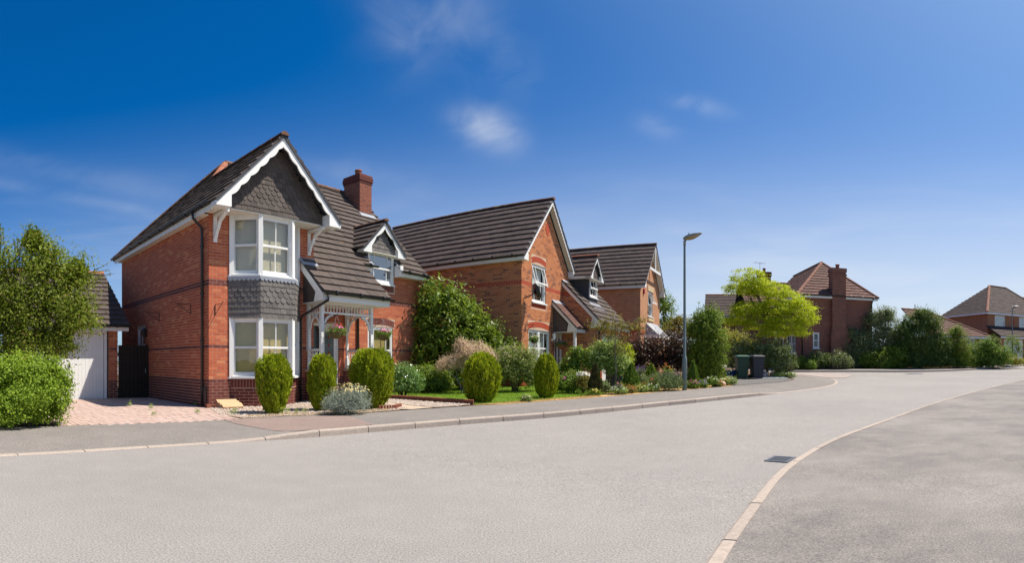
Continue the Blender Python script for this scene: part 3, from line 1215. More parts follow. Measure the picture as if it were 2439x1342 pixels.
def hang(H, A, B, z0, z1, mat, fancy=(), inside=None, name='tile_hanging', gauge=.115, back=True):
    """vertical tile hanging, each tile an object"""
    L = math.hypot(B[0] - A[0], B[1] - A[1])
    rz = math.atan2(B[1] - A[1], B[0] - A[0])
    mb = MB()
    if back is True:
        mb.box(0, L, .002, .04, z0, z1)
    else:
        mb.ext(back, lambda a, b, d: (a, d, b), .002, .04)
    r = mb.build(name, DGREY, H.e, (A[0], A[1], 0), rz)
    n = int((z1 - z0) / gauge)
    g = (z1 - z0) / n
    nt = max(1, round(L / .168))
    w = L / nt
    for j in range(n):
        for i in range(nt + (j % 2)):
            x = (i + (0 if j % 2 else .5)) * w
            if inside and not inside(x, z0 + j * g + .06):
                continue
            sx = 1.
            if j % 2 and i in (0, nt):
                if inside is None:
                    x = w / 4 if i == 0 else L - w / 4
                    sx = .5
            o = link('hung_tile', hung_mesh('club' if j in fancy and sx == 1 else 'plain', mat), r, (x, random.uniform(-.002, .002) - .001 * (j % 2), z0 + j * g + random.uniform(-.003, .003)))
            o.scale = (sx * w / .168, 1, 1)
            o.rotation_euler = (0, random.uniform(-.012, .012), 0)
    return r


def basket_bracket(H, p, d, L=.36, parent=None):
    """black iron bracket on a wall: p wall plate top, d outward (x, y)"""
    p = Vector(p)
    d = Vector((d[0], d[1], 0))
    mb = MB()
    mb.tube([p + d * .012, p + d * .012 + Vector((0, 0, -.25))], .010, 6)
    mb.tube([p + d * .01, p + d * L], .008, 6)
    mb.tube([p + d * .01 + Vector((0, 0, -.24)), p + d * (L - .02)], .008, 6)
    mb.tube([p + d * L, p + d * (L + .02) + Vector((0, 0, .04)), p + d * (L + .05) + Vector((0, 0, .03))], .007, 6)
    return mb.build('basket_bracket', BLACK, parent or H.e)

# ------------------------------------------------------------------ house with the bay window
def zred(z):
    return 'dark' if z < .675 or 1.425 < z < 1.5 or 2.925 < z < 3.075 else 'red'


BFAR = brickwall_mat('brickwork_far_red', (.34, .085, .038), (.28, .07, .034), (.30, .2, .15))
H1 = House('brick_house', 'red brick house with white bay window and scalloped gable', 'house', -6.8325, 10.5271, 29.4, .10)
wf = H1.wall((0, 0), (3.2, 0), -.15, 4.66, zred, holes=[(.62, 2.63, -.15, 4.6)])
H1.wall((0, 6.61), (0, 0), -.15, 4.66, zred, holes=[(1.61, 2.33, 1.05, 2.2)])
H1.wall((3.2, .002), (3.2, 1.0), -.15, 4.72, zred)
wm = H1.wall((3.2, .5), (8.25, .5), -.15, 4.1, zred, holes=[(.36, 1.36, .02, 2.2), (2.57, 3.72, .78, 2.2), (2.55, 3.74, 3.58, 4.1)], skip=[(2.5, 3.8, 2.2, 2.46), (2.5, 3.8, 3.34, 3.58)])
H1.soldier(wm, 2.5, 3.79, 2.2, 2.41, 'dark', .075)
H1.soldier(wm, 2.52, 3.77, 3.35, 3.565, 'dark')
H1.wall((8.25, .502), (8.25, 6.61), -.15, 4.1, bricks=False, mat=BFAR, gable=(3.1, 7.3))
H1.wall((8.25, 6.61), (0, 6.61), -.15, 4.6, bricks=False, mat=BFAR)
bw = [(.60, .0), (1.14, -.44), (2.15, -.44), (2.66, 0)]
for a, b in zip(bw[:-1], bw[1:]):
    L = math.hypot(b[0] - a[0], b[1] - a[1])
    w = H1.wall(a, b, -.15, .69, zred, skip=[(0, L, .46, .8)])
    H1.soldier(w, .01, L - .01, .465, .68, 'dark')
# bay: windows, posts, apron of hung tiles
bp = [(.62, 0), (1.17, -.45), (2.12, -.45), (2.63, 0)]
for z0, h, bl in ((.74, 1.41, BLINDY), (3.22, 1.43, BLIND)):
    sash(H1, bp[0], bp[1], z0, h, (), .5, rec=0, blind=bl)
    sash(H1, bp[1], bp[2], z0, h, (.5,), .5, rec=0, blind=bl)
    sash(H1, bp[2], bp[3], z0, h, (), .5, rec=0, blind=bl)
    mb = MB()
    for (x, y), a in zip(bp, (-20, -20, 20, 20)):
        mb.box(-.055, .055, -.06, .06, z0 - .05, z0 + h + .02, 0, Matrix.Translation((x, y, 0)) @ Matrix.Rotation(R_(a), 4, 'Z'))
    H1.part('bay_post', mb, WHITE)
    mb = MB().ext([(.5, .02), (1.12, -.52), (2.18, -.52), (2.76, .02)], lambda a, b, d: (a, b, d), z0 - .055, z0 - .015)
    H1.part('bay_sill', mb, WHITE)
ap = [(.54, 0), (1.13, -.50), (2.17, -.50), (2.71, 0)]
for a, b in zip(ap[:-1], ap[1:]):
    hang(H1, a, b, 2.15, 3.07, HUNG2, fancy=(3, 4, 5))
    L = math.hypot(b[0] - a[0], b[1] - a[1])
    rz = math.atan2(b[1] - a[1], b[0] - a[0])
    mb = MB().box(-.01, L + .01, -.03, .02, 3.10, 3.17)
    n = max(2, round(L / .11))
    for i in range(n):
        x = L * (i + .5) / n
        mb.ext([(x - .05, 3.10)] + [(x - math.cos(PI * k / 6) * .05, 3.10 - math.sin(PI * k / 6) * .045) for k in range(7)], lambda p, q, d: (p, d, q), -.032, -.02)
    mb.build('lead_apron', LEAD, H1.e, (a[0], a[1], 0), rz)
mb = MB().ext(ap, lambda a, b, d: (a, b, d), 2.145, 2.16)
H1.part('bay_floor', mb, WHITE)
# gable over the bay
hang(H1, (-.1, -.53), (3.3, -.53), 4.68, 6.45, HUNG, fancy=(2, 3, 4, 5), inside=lambda x, z: abs(x - 1.7) < (6.42 - z) * 1.0 and abs(x - 1.7) < 1.66, back=[(.05, 4.68), (3.35, 4.68), (1.7, 6.32)])
barge(H1, (-.24, 4.73), (1.6, 6.56), -.83, .19, 7, .04, block=[(-.24, 4.60), (.15, 4.60), (.15, 4.90), (.05, 4.95), (-.24, 4.72)])
barge(H1, (3.44, 4.73), (1.6, 6.56), -.83, .19, 7, .04, block=[(3.44, 4.60), (3.05, 4.60), (3.05, 4.90), (3.15, 4.95), (3.44, 4.72)])
H1.part('soffit', MB().box(-.2, 3.4, -.53, -.002, 4.645, 4.675).box(-.2, .12, -.8, -.53, 4.645, 4.66).box(3.08, 3.4, -.8, -.53, 4.645, 4.66).box(-.19, -.002, .0, 6.6, 4.585, 4.61), CREAM)
H1.part('fascia', MB().box(-.225, -.195, -.56, 6.75, 4.575, 4.735).box(3.395, 3.425, -.56, .8, 4.6, 4.735), WHITE)
gutter(H1, (-.30, -.60, 4.745), (-.30, 6.85, 4.745))
gutter(H1, (3.50, -.60, 4.745), (3.50, .7, 4.745))
downpipe(H1, [(-.30, .26, 4.69), (-.29, .26, 4.55), (-.06, .26, 4.34), (-.05, .26, 4.2), (-.05, .26, .02)])
for x in (.17, 3.03):
    mb = MB().box(x - .05, x + .05, -.03, .0, 3.96, 4.62).box(x - .045, x + .045, -.62, -.03, 4.55, 4.62)
    pts = [(-.02, 4.02), (-.07, 4.10), (-.12, 4.22), (-.20, 4.30), (-.26, 4.42), (-.42, 4.50), (-.55, 4.57)]
    for (y0, z0), (y1, z1) in zip(pts[:-1], pts[1:]):
        mb.ext([(y0, z0 - .03), (y1, z1 - .03), (y1, z1 + .05), (y0, z0 + .05)], lambda a, b, d: (d, a, b), x - .04, x + .04)
    H1.part('gallows_bracket', mb, WHITE)
# roofs
tl = .995
ra = H1.slope('roof', (-.25, -.86, 4.72), (0, 1, 0), (1, 0, tl), [[(0, 0), (3.57, 0), (3.57, 2.61), (0, 2.61)], [(3.57, 0), (7.71, 0), (4.46, 3.85), (3.57, 2.61)]], TILE)
H1.slope('roof', (3.45, -.86, 4.72), (0, 1, 0), (-1, 0, tl), [[(0, 0), (1.73, 0), (3.55, 2.61), (0, 2.61)]], TILE)
nn = 1.4213
rc = H1.slope('roof', (2.75, -.95, 2.88), (1, 0, 0), (0, 1, 1.01), [[(0, 0), (2.5, 0), (2.5, .95 * nn), (0, .95 * nn)], [(.47, .95 * nn), (2.5, .95 * nn), (2.5, 1.15 * nn), (.47, 1.15 * nn)],
      [(.47, 1.15 * nn), (2.98, 1.15 * nn), (2.98, 1.82 * nn), (.47, 1.82 * nn)], [(4.28, 1.15 * nn), (5.67, 1.15 * nn), (5.67, 1.82 * nn), (4.28, 1.82 * nn)], [(.7, 1.82 * nn), (5.67, 1.82 * nn), (5.67, 4.55 * nn), (-.27, 4.55 * nn), (-1.15, 3.64 * nn)]], TILE)
H1.slope('roof', (8.42, 6.86, 4.70), (-1, 0, 0), (0, -1, .85), [[(0, 0), (8.67, 0), (5.94, 4.28), (0, 4.28)]], TILE)
H1.ridge((1.6, -.88, 6.57), (1.6, 2.7, 6.57), RIDGE)
H1.ridge((1.66, 2.78, 6.62), (2.48, 3.6, 7.47), TERRA)
H1.ridge((2.48, 3.6, 7.48), (8.42, 3.6, 7.48), RIDGE)
H1.ridge((-.25, 6.85, 4.74), (2.48, 3.6, 7.47), RIDGE)
# verge clips on the gable edge
mb = MB()
for k in range(1, 9):
    mb.box(-.012, .012, -.03, .05, .0, .012, 0, Matrix.Translation((-.25 + k * .3 / 1.411, -.85, 4.76 + k * .3 * .7053)) @ Matrix.Rotation(R_(-44), 4, 'Y'))
H1.part('verge_clip', mb, STEELD)
# main eaves right of the porch
H1.part('fascia', MB().box(5.27, 5.72, .20, .225, 3.87, 4.03).box(6.98, 8.40, .20, .225, 3.87, 4.03).box(6.96, 7.10, .195, .5, 3.86, 4.22), WHITE)
H1.part('soffit', MB().box(5.27, 5.72, .225, .5, 3.87, 3.89).box(7.1, 8.40, .225, .5, 3.87, 3.89), CREAM)
gutter(H1, (5.22, .13, 4.03), (5.85, .13, 4.03))
gutter(H1, (6.98, .13, 4.03), (8.46, .13, 4.03))
downpipe(H1, [(8.3, .13, 3.98), (8.3, .14, 3.85), (8.30, .44, 3.62), (8.30, .45, 3.5), (8.30, .45, .02)])
downpipe(H1, [(5.31, .16, 3.98), (5.31, .2, 3.85), (5.31, .44, 3.62), (5.31, .455, 3.5), (5.31, .455, .02)])
# half dormer
sash(H1, (5.75, .5), (6.93, .5), 3.60, .97, (.23, .77), .48, rec=-.03, glass=GLASSD, curtain=False)
hang(H1, (5.66, .41), (7.0, .41), 4.56, 5.45, HUNG2, inside=lambda x, z: abs(x - .67) < (5.36 - z) * .85, back=[(.1, 4.55), (1.24, 4.55), (.67, 5.3)])
H1.part('dormer_cheek', MB().box(5.66, 5.74, .46, 1.0, 3.9, 4.62).box(6.94, 7.02, .46, 1.0, 3.9, 4.62), DGREY)
barge(H1, (5.37, 4.60), (6.33, 5.56), .28, .16, 2, .07, block=[(5.37, 4.46), (5.73, 4.46), (5.73, 4.74), (5.6, 4.82), (5.37, 4.58)])
barge(H1, (7.29, 4.60), (6.33, 5.56), .28, .16, 2, .07, block=[(7.29, 4.46), (6.93, 4.46), (6.93, 4.74), (7.06, 4.82), (7.29, 4.58)])
H1.part('soffit', MB().box(5.4, 7.26, .31, .72, 4.50, 4.52), CREAM)
H1.slope('dormer_roof', (5.35, .24, 4.58), (0, 1, 0), (1, 0, 1), [[(0, 0), (.49, 0), (1.46, 1.385), (0, 1.385)]], TILE, .27)
H1.slope('dormer_roof', (7.31, .24, 4.58), (0, 1, 0), (-1, 0, 1), [[(0, 0), (.49, 0), (1.46, 1.385), (0, 1.385)]], TILE, .27)
H1.ridge((6.33, .22, 5.57), (6.33, 1.68, 5.57), RIDGE, .1)
gutter(H1, (5.31, .30, 4.58), (5.31, .75, 4.58), .045)
gutter(H1, (7.35, .30, 4.58), (7.35, .75, 4.58), .045)
H1.part('lead_flashing', MB().ext([(5.60, .18), (5.74, .18), (5.74, .5), (5.60, .5)], lambda a, b, d: (a, b, 3.84 + 1.01 * b + d), .03, .045).ext([(6.95, .18), (7.09, .18), (7.09, .5), (6.95, .5)], lambda a, b, d: (a, b, 3.84 + 1.01 * b + d), .03, .045), LEAD)
# chimney
w = H1.wall((7.5, 2.65), (8.12, 2.65), 6.4, 7.72, lambda z: 'chim')
H1.wall((7.5, 3.5), (7.5, 2.652), 6.4, 7.72, lambda z: 'chim')
H1.part('chimney', MB().box(7.54, 8.11, 2.70, 3.48, 6.3, 7.95), BFAR)
mb = MB()
for k, (g, z) in enumerate(((.02, 7.66), (.04, 7.74), (.04, 7.82), (.02, 7.90))):
    mb.box(7.5 - g, 8.12 + g, 2.65 - g, 3.5 + g, z, z + .07)
H1.part('chimney_cap', mb, BR['dark'])
H1.part('chimney_pot', MB().lathe([(.13, 7.93), (.12, 8.08), (.11, 8.12), (.135, 8.14), (.135, 8.19), (.09, 8.19)], (7.72, 2.95, 0), 14), TERRAC, True)
H1.part('lead_flashing', MB().ext([(7.42, 2.42), (8.2, 2.42), (8.2, 2.66), (7.42, 2.66)], lambda a, b, d: (a, b, 3.84 + 1.01 * b + d), .035, .05), LEAD)
# porch
H1.part('fascia', MB().box(2.76, 5.24, -.93, -.905, 2.66, 2.85), WHITE)
gutter(H1, (2.70, -1.01, 2.86), (5.32, -1.01, 2.86))
H1.part('soffit', MB().box(2.82, 5.2, -.905, .49, 2.645, 2.665), WHITE)
for x in (2.755, 5.215):
    y1 = 0 if x < 3 else .2
    mb = MB().ext([(-.93, 2.66), (-.93, 2.86), (y1, 3.80 if x < 3 else 4.0), (y1, 3.55 if x < 3 else 3.72), (-.62, 2.9), (-.55, 2.66)], lambda a, b, d: (d, a, b), x, x + .03)
    H1.part('verge_board', mb, WHITE)
H1.part('porch_cheek', MB().ext([(-.90, 2.66), (0, 3.55), (0, 2.66)], lambda a, b, d: (d, a, b), 2.84, 2.87).ext([(-.90, 2.66), (.2, 3.72), (.49, 3.8), (.49, 2.66)], lambda a, b, d: (d, a, b), 5.15, 5.18), HUNG)
H1.part('lead_flashing', MB().ext([(2.66, -.22), (3.2, -.22), (3.2, -.01), (2.66, -.01)], lambda a, b, d: (a, b, 3.84 + 1.01 * b + d), .034, .05), LEAD)
downpipe(H1, [(2.86, -1.01, 2.81), (2.86, -1.0, 2.66), (2.72, -.10, 2.30), (2.71, -.06, 2.18), (2.71, -.06, .02)])


def turned(x, y, z0, z1):
    h = z1 - z0
    mb = MB()
    s = .045
    mb.box(x - s, x + s, y - s, y + s, z0, z0 + .55 * (1.0))
    mb.lathe([(.045, .55), (.032, .58), (.05, .60), (.032, .63), (.038, .70), (.045, .95), (.036, 1.15), (.03, 1.22), (.048, 1.26), (.03, 1.30), (.045, 1.33)], (x, y, z0), 10)
    mb.box(x - s, x + s, y - s, y + s, z0 + 1.33, z1)
    return mb


def spindle(L):
    return MB().lathe([(.012, 0), (.012, L * .15), (.019, L * .3), (.012, L * .42), (.017, L * .5), (.012, L * .58), (.019, L * .72), (.012, L * .85), (.012, L)], (0, 0, 0), 6).mesh('spindle', WHITE, True)


sp_s, sp_l = spindle(.22), spindle(.42)
posts = [(2.98, -.60), (4.80, -.60), (4.80, .40), (2.98, -.06)]
for x, y in posts:
    H1.part('porch_post', turned(x, y, .62 if y > -.2 and x > 4 else .05, 2.65), WHITE, False)


def rail(p, q, zs, sp, n, z, arch=True):
    mb = MB()
    P, Q = Vector((*p, 0)), Vector((*q, 0))
    d = (Q - P).normalized()
    L = (Q - P).length
    rz = math.atan2(d.y, d.x)
    for za, zb in zs:
        mb.box(.045, L - .045, -.022, .022, za, zb)
    if arch:
        for sgn in (1, -1):
            x0 = .045 if sgn > 0 else L - .045
            cx, cz = x0 + sgn * .34, 1.97
            arc = [(-sgn * .34 * math.cos(PI / 2 * k / 10), .39 * math.sin(PI / 2 * k / 10)) for k in range(11)]
            n_ = len(arc)
            pts = [(cx + a, dd, cz + b) for a, b in arc for dd in (-.018, .018)] + [(cx + a * .85, dd, cz + b * .85) for a, b in arc for dd in (-.018, .018)]
            fs = []
            for k in range(n_ - 1):
                o1, o2, i1, i2 = 2 * k, 2 * k + 2, 2 * n_ + 2 * k, 2 * n_ + 2 * k + 2
                fs += [(o1, o2, i2, i1), (o1 + 1, i1 + 1, i2 + 1, o2 + 1), (o1, o1 + 1, o2 + 1, o2), (i1, i2, i2 + 1, i1 + 1)]
            mb.add(pts, fs)
    r = mb.build('porch_rail', WHITE, H1.e, (p[0], p[1], 0), rz)
    for i in range(n):
        link('spindle', sp, r, (.045 + (L - .09) * (i + .5) / n, 0, z))
    return r


fr = ((2.36, 2.41), (2.60, 2.65))
rail(posts[0], posts[1], fr, sp_s, 16, 2.395)
rail(posts[1], posts[2], fr, sp_s, 9, 2.395)
rail(posts[0], posts[3], fr, sp_s, 5, 2.395)
rail(posts[1], posts[2], ((.94, .98), (1.38, 1.44)), sp_l, 9, .97, False)
rail(posts[0], posts[3], ((.94, .98), (1.38, 1.44)), sp_l, 5, .97, False)
w = H1.wall((4.73, .49), (4.73, -.66), -.1, .86, lambda z: 'dark')
H1.wall((4.73, -.66), (4.93, -.66), -.1, .86, lambda z: 'dark')
H1.wall((4.93, -.66), (4.93, .49), -.1, .86, lambda z: 'dark')
H1.wall((2.9, 0), (2.9, -.66), -.1, .86, lambda z: 'dark')
H1.wall((2.9, -.66), (3.08, -.66), -.1, .86, lambda z: 'dark')
H1.part('wall_coping', MB().box(4.70, 4.96, -.69, .49, .862, .90).box(2.87, 3.11, -.69, -.01, .862, .90), CONC)
H1.part('doorstep', MB().box(3.12, 4.72, -.6, .48, -.05, .08), CONC)
# front door with sidelight
dm = MB().box(3.56, 3.62, .53, .6, .06, 2.2).box(4.50, 4.56, .53, .6, .06, 2.2).box(3.62, 4.50, .53, .6, 2.13, 2.2).box(3.86, 3.92, .53, .6, .06, 2.13)
H1.part('door_frame', dm, WHITE)
d = MB().box(3.925, 4.04, .54, .585, .08, 2.12).box(4.40, 4.495, .54, .585, .08, 2.12).box(4.04, 4.40, .54, .585, 1.98, 2.12).box(4.04, 4.40, .54, .585, .08, .28).box(4.04, 4.40, .54, .585, .95, 1.16).box(4.04, 4.40, .555, .58, .28, .95).build('front_door', WHITE, H1.e)
MB().box(4.03, 4.41, .56, .57, 1.15, 1.99).build('glass_panel', plain('stained_glass', (.10, .13, .12), .15, .6, .5, 9), d)
gm = MB()
for z in (1.35, 1.58, 1.82):
    gm.ext([(4.22 - .05, z), (4.22, z - .07), (4.22 + .05, z), (4.22, z + .07)], lambda a, b, dd: (a, dd, b), .552, .559)
gm.build('glass_diamond', plain('ruby_glass', (.35, .012, .012), .2, .6, .2), d)
MB().box(4.03, 4.41, .552, .558, 1.565, 1.575).box(4.215, 4.225, .552, .558, 1.16, 1.98).build('glass_lead', LEAD, d)
MB().tube([(4.44, .53, 1.02), (4.44, .50, 1.02), (4.37, .50, 1.02)], .012, 6).build('door_handle', STEELD, d)
MB().box(3.63, 3.85, .55, .56, .2, 2.12).build('sidelight', plain('dark_glass', (.012, .014, .015), .05, .6, .2), d)
# window beside the porch, with arched head panel
sash(H1, (5.77, .5), (6.92, .5), .78, 1.42, (.23, .77), .48, rec=.02, blind=BLINDY)
n = 12
P = [(5.77, 2.2), (6.92, 2.2)] + [(6.92 - 1.15 * k / n, 2.2 + .075 * (1 - (2 * k / n - 1) ** 2)) for k in range(1, n)]
H1.part('arch_panel', MB().ext(P, lambda a, b, d: (a, b * 0 + d, b), .515, .56), WHITE)
# side wall bits
sash(H1, (0, 5.0), (0, 4.28), 1.05, 1.15, (.5,), .5, rec=.03, sill=.03)
basket_bracket(H1, (0, .97, 2.56), (-1, 0), .42)
basket_bracket(H1, (0, 3.08, 2.52), (-1, 0), .42)
basket_bracket(H1, (.17, 0, 2.46), (0, -1), .36)
mb = MB().box(-.10, 0, 4.04, 4.12, 1.86, 1.92).lathe([(.03, 1.86), (.06, 1.9), (.07, 2.05), (.09, 2.07), (.02, 2.14)], (-.1, 4.08, 0), 8)
H1.part('wall_lantern', mb, BLACK)
H1.part('meter_cover', MB().box(-.035, -.001, .08, .20, .12, .50), plain('brown_plastic', (.06, .035, .028), .5))
H1.part('drain_hood', MB().box(-.09, .02, -.10, -.02, 0, .09), TERRAC)
basket_bracket(H1, (3.05, -.60, 2.30), (.55, -.835), .34)
basket_bracket(H1, (4.85, -.60, 2.30), (.9, -.43), .34)
H1.finish()

# ------------------------------------------------------------------ garage and side gate
gu, gw = -4.0, 3.93
o = H1.M @ Vector((gu, gw, -.06))
GA = House('garage', 'brick garage with white up-and-over door beside the bay-windowed house', 'garage', o.x, o.y, 29.4, o.z)
zg = lambda z: 'dark' if z < .60 or 1.125 < z < 1.2 and False else 'red'
GA.wall((.05, 0), (3.0, 0), -.1, 2.2, lambda z: 'dark' if z < .6 or 1.5 < z < 1.57 else 'red', holes=[(.38, 2.66, -.1, 2.13)])
GA.wall((3.0, .002), (3.0, 5.4), -.1, 2.2, bricks=False, mat=BFAR, gable=(2.62, 4.05))
GA.wall((.05, 5.4), (.05, 0), -.1, 2.2, bricks=False, mat=BFAR, gable=(2.78, 4.05))
GA.wall((3.0, 5.4), (.05, 5.4), -.1, 2.2, bricks=False, mat=BFAR)
tg = .70
GA.slope('roof', (-.25, -.28, 2.22), (1, 0, 0), (0, 1, tg), [[(0, 0), (3.55, 0), (3.55, 3.50), (0, 3.50)]], TILE, .30)
GA.slope('roof', (3.3, 5.5, 2.26), (-1, 0, 0), (0, -1, tg), [[(0, 0), (3.55, 0), (3.55, 3.50), (0, 3.50)]], TILE, .30)
GA.ridge((-.25, 2.6, 4.24), (3.3, 2.6, 4.24), TERRA)
GA.part('fascia', MB().box(-.25, 3.26, -.24, -.215, 2.06, 2.22), WHITE)
GA.part('soffit', MB().box(-.25, 3.26, -.215, .0, 2.10, 2.12), CREAM)
gutter(GA, (-.25, -.31, 2.22), (3.32, -.31, 2.22), .05)
GA.part('door_frame', MB().box(.38, .45, .02, .1, -.06, 2.1).box(2.58, 2.66, .02, .1, -.06, 2.1).box(.45, 2.58, .02, .1, 2.0, 2.1), WHITE)
gd = MB().box(.46, 2.57, .075, .1, -.02, 1.99).build('garage_door', WHITE, GA.e)
pm = MB().box(-.0535, .0535, -.014, .012, 0, 1.98).mesh('door_panel', WHITE)
for i in range(19):
    link('door_panel', pm, gd, (.52 + i * .1105, .065, .0))
MB().box(1.50, 1.54, .02, .05, .98, 1.12).tube([(1.52, .04, 1.05), (1.52, .0, 1.05)], .012, 6).build('door_handle', BLACK, gd)
GA.finish(120, 300)
o = H1.M @ Vector((-.985, 3.95, -.03))
g = thing('side_gate', 'dark stained plank gate between garage and bay-windowed house', 'gate', o, H1.rz)
pm = MB().box(-.057, .057, 0, .022, 0, 1.62).mesh('plank', WOODG)
for i in range(8):
    link('plank', pm, g, (.065 + i * .122, random.uniform(0, .004), random.uniform(0, .006)))
MB().box(0, .975, .024, .06, .25, .35).box(0, .975, .024, .06, 1.3, 1.4).build('ledge', WOODG, g)
MB().box(.86, .88, -.03, -.003, .78, .92).build('latch', STEELD, g)

# ------------------------------------------------------------------ second house: tall gable, porch and garage wing
def zbuff(z):
    return 'scarlet' if z < .45 or 3.75 < z < 3.9 else 'buff'


BFAR2 = brickwall_mat('brickwork_far_orange', (.50, .215, .09), (.40, .16, .07), (.42, .30, .20))
H2 = House('brick_house', 'orange brick house with plain tall gable and dormered garage wing', 'house', .346, 19.297, 29.0, .30, mort=MORTAR2)
wf = H2.wall((0, 0), (4.5, 0), -.3, 4.68, zbuff, holes=[(.87, 2.08, 3.2, 4.65), (.57, 2.43, .72, 2.12), (2.92, 3.74, -.1, 2.14)], gable=(2.25, 7.1), skip=[(.82, 2.13, 4.6, 4.98), (.52, 2.48, 2.1, 2.44), (.82, 2.13, 2.98, 3.2)])
H2.soldier(wf, .83, 2.12, 4.66, 4.88, 'scarlet', .10)
H2.soldier(wf, .53, 2.47, 2.13, 2.35, 'scarlet', .10)
H2.soldier(wf, .85, 2.10, 2.98, 3.15, 'scarlet')
H2.wall((0, 8.1), (0, 0), -.3, 4.68, zbuff)
H2.wall((4.5, .002), (4.5, 8.1), -.3, 4.68, bricks=False, mat=BFAR2)
H2.wall((4.5, 8.1), (0, 8.1), -.3, 4.68, bricks=False, mat=BFAR2, gable=(2.25, 7.1))
sash(H2, (.87, 0), (2.08, 0), 3.2, 1.45, (.24, .76), .5, rec=.03, glass=GLASSD, swing=R_(14), curtain=True)
sash(H2, (.57, 0), (2.43, 0), .72, 1.4, (.5,), .5, rec=.03, mull=[.93], curtain=True)
for x0, x1, z in ((.87, 2.08, 4.65), (.57, 2.43, 2.12)):
    n = 12
    P = [(x0, z), (x1, z)] + [(x1 - (x1 - x0) * k / n, z + .10 * (1 - (2 * k / n - 1) ** 2)) for k in range(1, n)]
    H2.part('arch_panel', MB().ext(P, lambda a, b, d: (a, d, b), .02, .06), WHITE)
barge(H2, (-.24, 4.75), (2.25, 7.44), -.24, .15, 22, .035, block=[(-.24, 4.60), (.10, 4.60), (.10, 4.86), (-.24, 4.74)])
barge(H2, (4.74, 4.75), (2.25, 7.44), -.24, .15, 22, .035, block=[(4.74, 4.60), (4.40, 4.60), (4.40, 4.86), (4.74, 4.74)])
# sloping soffits under the gable overhang
mb = MB()
for sx, x0, x1 in ((1, -.15, 2.25), (-1, 4.65, 2.25)):
    mb.add([(x0, -.21, 4.70), (x0, 0, 4.70), (x1, 0, 7.28), (x1, -.21, 7.28), (x0, -.21, 4.72), (x0, 0, 4.72), (x1, 0, 7.30), (x1, -.21, 7.30)], [(0, 1, 2, 3), (7, 6, 5, 4)])
H2.part('soffit', mb.box(-.2, -.002, 0, 8.1, 4.60, 4.62), CREAM)
H2.part('fascia', MB().box(-.225, -.2, -.2, 8.2, 4.59, 4.76), WHITE)
gutter(H2, (-.30, -.2, 4.77), (-.30, 8.25, 4.77))
t2 = 1.08
H2.slope('roof', (-.27, -.27, 4.74), (0, 1, 0), (1, 0, t2), [[(0, 0), (8.5, 0), (8.5, 3.70), (0, 3.70)]], TILE2, .335)
H2.slope('roof', (4.77, -.27, 4.74), (0, 1, 0), (-1, 0, t2), [[(0, 0), (8.5, 0), (8.5, 3.70), (0, 3.70)]], TILE2, .335)
H2.ridge((2.25, -.29, 7.46), (2.25, 8.25, 7.46), RIDGE)
mb = MB()
for k in range(1, 11):
    mb.box(-.012, .012, -.03, .05, .0, .012, 0, Matrix.Translation((-.27 + k * .335 / 1.472, -.26, 4.79 + k * .335 * .7337)) @ Matrix.Rotation(R_(-47), 4, 'Y'))
H2.part('verge_clip', mb, WHITE)
H2.part('brick_diamond', MB().ext([(2.02, 6.25), (2.25, 5.95), (2.48, 6.25), (2.25, 6.55)], lambda a, b, d: (a, d, b), -.01, .02), BR['scarlet'])
# porch lean-to
H2.slope('porch_roof', (2.70, -1.08, 2.30), (1, 0, 0), (0, 1, 1.05), [[(0, 0), (1.12, 0), (1.12, 1.56), (0, 1.56)]], TILER, .105, .166, thick=.014)
H2.part('verge_board', MB().ext([(-1.08, 2.10), (-1.08, 2.30), (0, 3.42), (0, 3.22), (-.72, 2.46), (-.66, 2.10)], lambda a, b, d: (d, a, b), 2.70, 2.73), CREAM)
H2.part('porch_cheek', MB().ext([(-.90, 2.12), (0, 3.2), (0, 2.12)], lambda a, b, d: (d, a, b), 2.78, 2.81), HUNG)
H2.part('fascia', MB().box(2.73, 3.78, -1.06, -1.035, 2.10, 2.28), WHITE)
H2.part('soffit', MB().box(2.73, 3.78, -1.03, -.01, 2.10, 2.12), CREAM)
gutter(H2, (2.68, -1.12, 2.29), (3.8, -1.12, 2.29), .045)
H2.part('porch_post', MB().box(2.80, 2.90, -1.0, -.90, -.2, 2.10), WHITE)
H2.part('lead_flashing', MB().ext([(2.66, -.14), (3.82, -.14), (3.82, -.005), (2.66, -.005)], lambda a, b, d: (a, b, 3.434 + 1.05 * b + d), .025, .04), LEAD)
dd = MB().box(2.93, 3.0, .03, .09, -.05, 2.13).box(3.66, 3.73, .03, .09, -.05, 2.13).box(3.0, 3.66, .03, .09, 2.06, 2.13).box(3.0, 3.66, .05, .08, -.05, 2.06).build('front_door', WHITE, H2.e)
MB().box(3.10, 3.22, .044, .05, .3, 1.9).box(3.42, 3.54, .044, .05, .3, 1.9).build('glass_panel', plain('door_glass', (.03, .03, .06), .1, .6), dd)
mb = MB().box(2.62, 2.66, -.06, 0, 1.75, 1.85).lathe([(.03, 1.78), (.06, 1.83), (.07, 1.98), (.09, 2.0), (.02, 2.08)], (2.64, -.12, 0), 8)
H2.part('wall_lantern', mb, WHITE)
